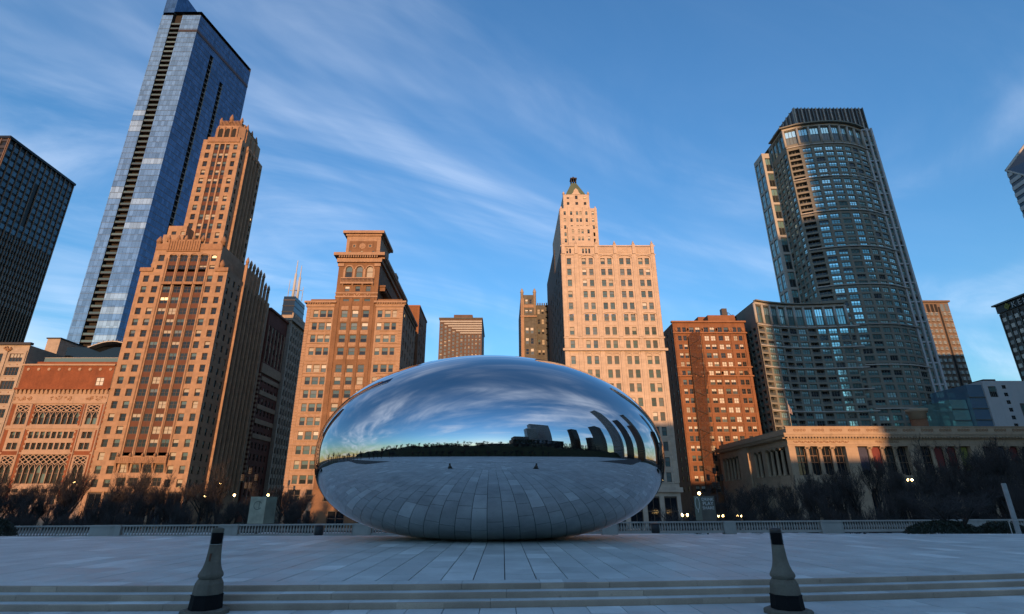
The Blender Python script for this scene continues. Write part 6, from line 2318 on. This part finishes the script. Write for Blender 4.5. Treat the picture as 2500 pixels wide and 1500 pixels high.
def cobra(x, y, ztop, arm, label):
    t = thing('street_lamp', (x - arm, y, ST), label, 'street lamp')
    m2 = MB(); m2.lathe(x - arm, y, [(0.16, ST), (0.12, ST + 1), (0.07, ztop - 0.6)], 8)
    pr = Vector((x - arm, y, ztop - 0.6))
    for k in range(1, 7):
        a = k / 6
        q = Vector((x - arm + arm * a, y, ztop - 0.6 + 0.85 * math.sin(a * math.pi * 0.62)))
        m2.tube(pr, q, 0.05, 0.05, 6); pr = q
    m2.build('pole', M_BLACKM, t)
    m2 = MB(); m2.lathe(x, y, [(0.1, ztop + 0.35), (0.36, ztop + 0.12), (0.38, ztop)], 12); sh_ = m2.build('shade', M_DARKM, t)
    m2 = MB(); m2.lathe(x, y, [(0.05, ztop - 0.24), (0.22, ztop - 0.16), (0.30, ztop + 0.01)], 12); m2.build('bulb', M_LAMP, sh_)


cobra(-96.0, 125, 6.1, 3.9, 'tall black street lamp with curved arm lit before the clubhouse')
cobra(-63.2, 125, 5.8, 3.0, 'tall black street lamp lit before the ribbed stone tower side')


def globe_lamp(x, y, z, n, label, group=None):
    t = thing('globe_lamp', (x, y, ST), label, 'street lamp', group)
    m2 = MB(); m2.lathe(x, y, [(0.2, ST), (0.14, ST + 0.5), (0.07, ST + 0.7), (0.06, z - 0.3)], 8)
    xs = [x] if n == 1 else [x - 0.45, x + 0.45]
    if n == 2: m2.tube((x - 0.45, y, z - 0.35), (x + 0.45, y, z - 0.35), 0.04, 0.04, 6)
    m2.build('post', M_BLACKM, t)
    for xx in xs:
        m2 = MB(); m2.lathe(xx, y, [(0.03, z - 0.24), (0.16, z - 0.17), (0.23, z), (0.16, z + 0.17), (0.03, z + 0.24)], 12); gl_ = m2.build('globe', M_LAMP, t)
        m2 = MB(); m2.lathe(xx, y, [(0.1, z - 0.36), (0.12, z - 0.245)], 8); m2.build('fitter', M_BLACKM, gl_)


GL_ = 'single globe lamps along the avenue'
GLL = 'short single globe lamp glowing amber among the bare trees'
for x, z in ((-62.5, 2.9), (-56.4, 3.2), (-49.3, 3.2)): globe_lamp(x, 118, z, 1, GLL, GL_)
G2 = 'twin globe lamps by the library'
L2 = 'twin globe lamp glowing amber near the library corner'
for x in (45.9, 49.9): globe_lamp(x, 120, -0.9, 2, L2, G2)
globe_lamp(87.7, 120, 6.3, 2, 'tall twin globe lamp glowing before the library columns')
x_, z_ = at(1707, 1205, 92); globe_lamp(x_, 92, z_, 1, 'bright single globe lamp right above the lettered banner kiosk')
x_, z_ = at(1672, 1258, 100); globe_lamp(x_, 100, z_, 2, 'twin globe lamp glowing amber left of the lettered banner kiosk')


def kiosk(xa, xb, xc, y, z0, z1, label, name, mats, faces):
    """two boards meeting in an upright edge, on a short post"""
    t = thing(name, ((xa + xb) / 2, y, ST), label, 'banner sign')
    for (p, q), mm, nm in faces:
        d = Vector((q[0] - p[0], q[1] - p[1], 0)).normalized(); n = Vector((-d.y, d.x, 0)) * 0.06
        m2 = MB(); m2.hull([(p[0], p[1], z0), (q[0], q[1], z0), (q[0] + n.x, q[1] + n.y, z0), (p[0] + n.x, p[1] + n.y, z0)], [(p[0], p[1], z1), (q[0], q[1], z1), (q[0] + n.x, q[1] + n.y, z1), (p[0] + n.x, p[1] + n.y, z1)]); m2.build(nm, mm, t)
    m2 = MB(); m2.lathe((xa + xb) / 2, y + 0.5, [(0.12, ST), (0.1, z0 + 0.2)], 8); m2.box(xa, xb, y + 0.2, y + 0.5, z0 - 0.1, z0 - 0.02); m2.build('post', M_BLACKM, t)
    return t


M_BOARD = plain('faded_board', (0.30, 0.285, 0.21), 0.6, nscale=1.2, nvar=0.25)
M_BOARD2 = plain('grey_green_board', (0.13, 0.135, 0.10), 0.6, nscale=1.2, nvar=0.2)
M_BANT = plain('taupe_banner', (0.10, 0.085, 0.065), 0.7, nscale=1.2, nvar=0.2)
M_BANL = plain('banner_lettering', (0.55, 0.53, 0.48), 0.7)
t = kiosk(-26.8, -25.2, -24.6, 60, -0.25, 2.42, 'faded cream banner kiosk with pale mark standing behind the balustrade', 'banner_kiosk', None,
          [(((-26.85, 60), (-25.2, 60)), M_BOARD, 'front_board'), (((-25.18, 60), (-24.4, 60.9)), M_BOARD2, 'side_board')])
m2 = MB()
for k in range(10):
    a0 = 2 * math.pi * k / 12 + 0.5; a1 = 2 * math.pi * (k + 1) / 12 + 0.5
    m2.bar((-26.0 + 0.42 * math.cos(a0), 1.55 + 0.42 * math.sin(a0)), (-26.0 + 0.42 * math.cos(a1), 1.55 + 0.42 * math.sin(a1)), 0.09, 59.985, 59.998)
m2.bar((-25.85, 2.0), (-25.85, 1.2), 0.1, 59.985, 59.998)
m2.build('printed_mark', M_BOARD2, t)
t = kiosk(20.6, 22.5, 22.5, 60, 0.05, 2.5, 'taupe banner kiosk lettered in pale capitals behind the balustrade', 'banner_kiosk', None,
          [(((21.02, 60), (22.5, 60)), M_BANT, 'front_board'), (((20.5, 60.55), (21.0, 60)), M_BOARD2, 'side_board')])
for s, z in (('DRINK', 2.02), ('PLAY', 1.58), ('SHARE', 1.16)):
    lettering(t, s, 0.42 if s != 'PLAY' else 0.5, Matrix.Translation((21.76, 59.992, z)), M_BANL, 'lettering', 0.004)
m2 = MB()
for k in range(12):
    a0 = 2 * math.pi * k / 12; a1 = a0 + math.pi / 6
    f = lambda a: (20.74 + 0.16 * math.cos(a), 1.75 + 0.62 * math.sin(a))
    p, q = f(a0), f(a1)
    m2.tube((p[0], 60.26 - (p[0] - 20.74) * 1.1, p[1]), (q[0], 60.26 - (q[0] - 20.74) * 1.1, q[1]), 0.03, 0.03, 4)
m2.tube((20.74, 60.25, 1.1), (20.74, 60.25, 0.85), 0.03, 0.03, 4)
m2.build('printed_mark', M_BANL, t)


def bin_(x, y, z, label):
    t = thing('litter_bin', (x, y, z), label, 'bin')
    m2 = MB(); m2.lathe(x, y, [(0.36, z), (0.40, z + 0.05), (0.40, z + 0.75), (0.36, z + 0.78)], 14); m2.build('body', M_BLACKM, t)
    m2 = MB(); m2.lathe(x, y, [(0.43, z + 0.78), (0.43, z + 0.84), (0.2, z + 0.90)], 14); m2.build('lid', M_DARKM, t)


x_, z_ = at(778, 1303, 52); bin_(x_, 52, -0.95, 'black litter bin at the balustrade below the tan tower block')
x_, z_ = at(1601, 1300, 54); bin_(x_, 54, -0.85, 'black litter bin at the balustrade below the cream tower block')


def signal(x, y, label):
    t = thing('traffic_signal', (x, y, ST), label, 'traffic signal')
    m2 = MB(); m2.lathe(x, y, [(0.16, ST), (0.1, ST + 0.6), (0.08, 8.4)], 8); m2.tube((x - 1.6, y, 7.2), (x + 1.6, y, 7.2), 0.05, 0.05, 6); m2.build('mast', M_BLACKM, t)
    for dx, zz in ((-1.5, 7.0), (1.5, 7.0), (-0.45, 5.4), (0.45, 5.4), (0, 8.4)):
        m2 = MB(); m2.box(x + dx - 0.28, x + dx + 0.28, y - 0.3, y + 0.2, zz - 0.75, zz + 0.55)
        hd = m2.build('signal_head', M_BLACKM, t)
        for k in range(3):
            m2 = MB(); m2.lathe(x + dx, y - 0.42, [(0.19, zz - 0.55 + 0.42 * k), (0.2, zz - 0.3 + 0.42 * k)], 8); m2.build('visor', M_DARKM, hd)


signal(-55.6, 122, 'black traffic signal mast with several heads near the red brick building')
signal(46.5, 122, 'black traffic signal mast with several heads near the library corner')


def car_meshes(col):
    body = MB()
    prof = [(-2.2, 0.35), (-2.25, 0.7), (-2.1, 0.92), (-1.0, 1.0), (-0.4, 1.42), (1.2, 1.45), (1.9, 1.05), (2.2, 0.98), (2.25, 0.5), (2.15, 0.32)]
    body.hull([(-0.88, y, z) for y, z in prof], [(0.88, y, z) for y, z in prof], 0, False)
    gl = MB()
    for s in (-1, 1):
        gl.face([(s * 0.89, -0.85, 1.03), (s * 0.89, -0.38, 1.37), (s * 0.89, 1.1, 1.39), (s * 0.89, 1.6, 1.08)])
    gl.face([(-0.75, -0.98, 1.04), (0.75, -0.98, 1.04), (0.7, -0.46, 1.39), (-0.7, -0.46, 1.39)])
    wh = MB()
    wh.hull([(-0.1, 0.33 * math.cos(a), 0.33 * math.sin(a)) for a in [2 * math.pi * i / 14 for i in range(14)]], [(0.1, 0.33 * math.cos(a), 0.33 * math.sin(a)) for a in [2 * math.pi * i / 14 for i in range(14)]])
    hl = MB(); hl.box(-0.16, 0.16, -0.05, 0.03, -0.09, 0.09)
    return body.mesh('body', [col]), gl.mesh('glazing', [M_BLACKG]), wh.mesh('wheel', [M_RUBBER]), hl.mesh('headlight', [M_LAMPW])


CARM = [car_meshes(plain('car_paint_' + n, c, 0.25, 0.2, coat=1.0)) for n, c in (('grey', (0.06, 0.065, 0.07)), ('black', (0.01, 0.01, 0.012)))]
for k, (x, y) in enumerate(((-56.0, 110), (-50.7, 111), (-34.8, 110), (43.2, 110), (48.2, 111))):
    t = thing('parked_car', (x, y, -4.55), 'dark car with lit headlights glimpsed between the balusters', 'car', 'cars facing the balustrade')
    bm_, gm, wm, hm = CARM[k % 2]
    B = Matrix.Translation((x, y, -4.55))
    inst('body', bm_, t, B); inst('glazing', gm, t, B @ Matrix.Translation((0, -0.012, 0)))
    for sx_ in (-0.82, 0.82):
        for sy in (-1.4, 1.35): inst('wheel', wm, t, B @ Matrix.Translation((sx_, sy, 0.33)))
    for sx_ in (-0.62, 0.62): inst('headlight', hm, t, B @ Matrix.Translation((sx_, -2.25, 0.72)))

# ------------------------------------------------------------------ the park and city on the sunrise side, behind the viewer
rd = MB()  # invented ridge, raised until it keeps the plaza in shadow
nx = 80
rows_ = [(-64, -0.46), (-70, 5.0), (-78, 12.2), (-86, 15.6), (-96, 14.4), (-110, 6), (-125, -4.6)]
gr = []
for i in range(nx + 1):
    x = -320 + 640 * i / nx
    f = 1 + 0.06 * math.sin(x * 0.05) + 0.05 * math.sin(x * 0.13 + 1)
    gr.append([(x, y, z * f if z > 0 else z) for y, z in rows_])
for i in range(nx):
    for j in range(len(rows_) - 1):
        rd.face([gr[i][j], gr[i][j + 1], gr[i + 1][j + 1], gr[i + 1][j]], 0, True)
tag(rd.build('added_shade_ridge', M_LAWN), kind='structure')
for k in range(70):
    x = -170 + 340 * (k + trnd.random() * 0.8) / 70
    plant('tree', x, trnd.uniform(-94, -82), 13.6, trnd.uniform(6.5, 10), 'bare park tree on the added shade ridge facing the plaza', 'tree', 'bare trees on the lawn ridge', 'bare_tree')

for k in range(60):
    plant('shrub', -165 + 330 * (k + trnd.random()) / 60, trnd.uniform(-84, -78), 11.0, trnd.uniform(5, 9), 'leafless thicket on the crest of the added ridge', 'shrub', 'leafless thickets on the ridge', 'leafless_shrub')


def city_tower(name, x0, x1, y, dep, h, label, mat, fh=4.0, cat='tower'):
    t = thing(name, ((x0 + x1) / 2, y, -4.6), label, cat)
    mb = MB(); mb.box(x0, x1, y - dep, y, -4.6, h); mb.build('core', M_BLACKG, t)
    n = int((h + 4.6) / fh)
    fl = MB(); fl.box(x0 - 0.25, x1 + 0.25, y - dep - 0.25, y + 0.25, 0, fh * 0.42)
    fm = fl.mesh('floor_band', [mat])
    for k in range(n):
        inst('floor_band', fm, t, Matrix.Translation((0, 0, -4.6 + fh * k)))
    boxpart('parapet', t, mat, x0 - 0.4, x1 + 0.4, y - dep - 0.4, y + 0.4, h + 0.01, h + 3)
    for k in range(int((x1 - x0) / 4) + 1):
        boxpart('mullion', t, mat, x0 + 4 * k - 0.2, x0 + 4 * k + 0.2, y + 0.26, y + 0.6, -4.6, h)


city_tower('east_slab_tower', 101.5, 133, -300, 30, 148, 'broad pale slab tower set on the sunrise side to shade the curved high-rise', M_PREL)  # unseen slab, sized to cast shade on the high-rise's lower part
city_tower('east_high_tower', 131, 208, -345, 34, 215, 'tallest pale ribbed tower set on the sunrise side to shade the curved high-rise', M_WHITE)  # unseen tower, sized to cast shade up the rest of the high-rise
city_tower('east_dark_tower', 262, 290, -270, 30, 170, 'dark bronze tower on the sunrise side of the park', M_DARKM)
city_tower('east_short_tower', 296, 330, -210, 30, 96, 'short grey tower on the sunrise side of the park', M_GREYST)

for k, (x, y, wd, h, mt, nm) in enumerate(((252, -130, 34, 150, M_GREYST, 'grey stone'), (268, -60, 40, 262, M_WHITE, 'white ribbed'), (300, -10, 34, 190, M_DARKM, 'dark bronze'), (262, 50, 36, 128, M_B13S, 'brown stone'), (330, 70, 40, 235, M_PREL, 'pale concrete'))):
    city_tower('north_side_tower', x, x + wd, y, 34, h, nm + ' high-rise along the north side of the park', mt)
for k in range(26):
    plant('tree', -78 + trnd.uniform(-5, 5), -50 + 96 * (k + trnd.random()) / 26, -0.45, trnd.uniform(7, 11), 'bare park tree in the row along the south side of the terrace', 'tree', 'bare trees south of the terrace', 'bare_tree')
for k in range(24):
    plant('tree', -66 + 110 * (k + trnd.random()) / 24, trnd.uniform(-60, -54), -0.45, trnd.uniform(7, 10.5), 'bare park tree at the foot of the added ridge', 'tree', 'bare trees at the foot of the ridge', 'bare_tree')


def band_shell():
    t = thing('concert_pavilion', (62, -120, -4.6), 'steel concert pavilion with curling panels, massed to shade the fronts, beyond the added ridge', 'pavilion')
    boxpart('stage_house', t, M_GREYST, 26, 104, -150, -122, -4.6, 33.0)  # unseen mass, height set to throw shade on the library
    boxpart('fly_tower', t, M_GREYST, 29, 49, -150, -124, 33.02, 42.5)  # taller block shaped to shade the foot of the cream tower block
    for k in range(9):
        x = 30 + 8.5 * k
        m2 = MB()
        a = [(x + 5 * math.sin(i * 0.5) * 0.3, -121 + 3.5 * (i / 6) ** 2, 12 + 3.4 * i) for i in range(7)]
        for i in range(6):
            p, q = a[i], a[i + 1]
            m2.face([(p[0] - 3.6, p[1], p[2]), (p[0] + 3.6, p[1] + 0.8, p[2]), (q[0] + 3.6, q[1] + 0.8, q[2]), (q[0] - 3.6, q[1], q[2])], 0, True)
        m2.build('curled_panel', M_MIRROR, t)


band_shell()
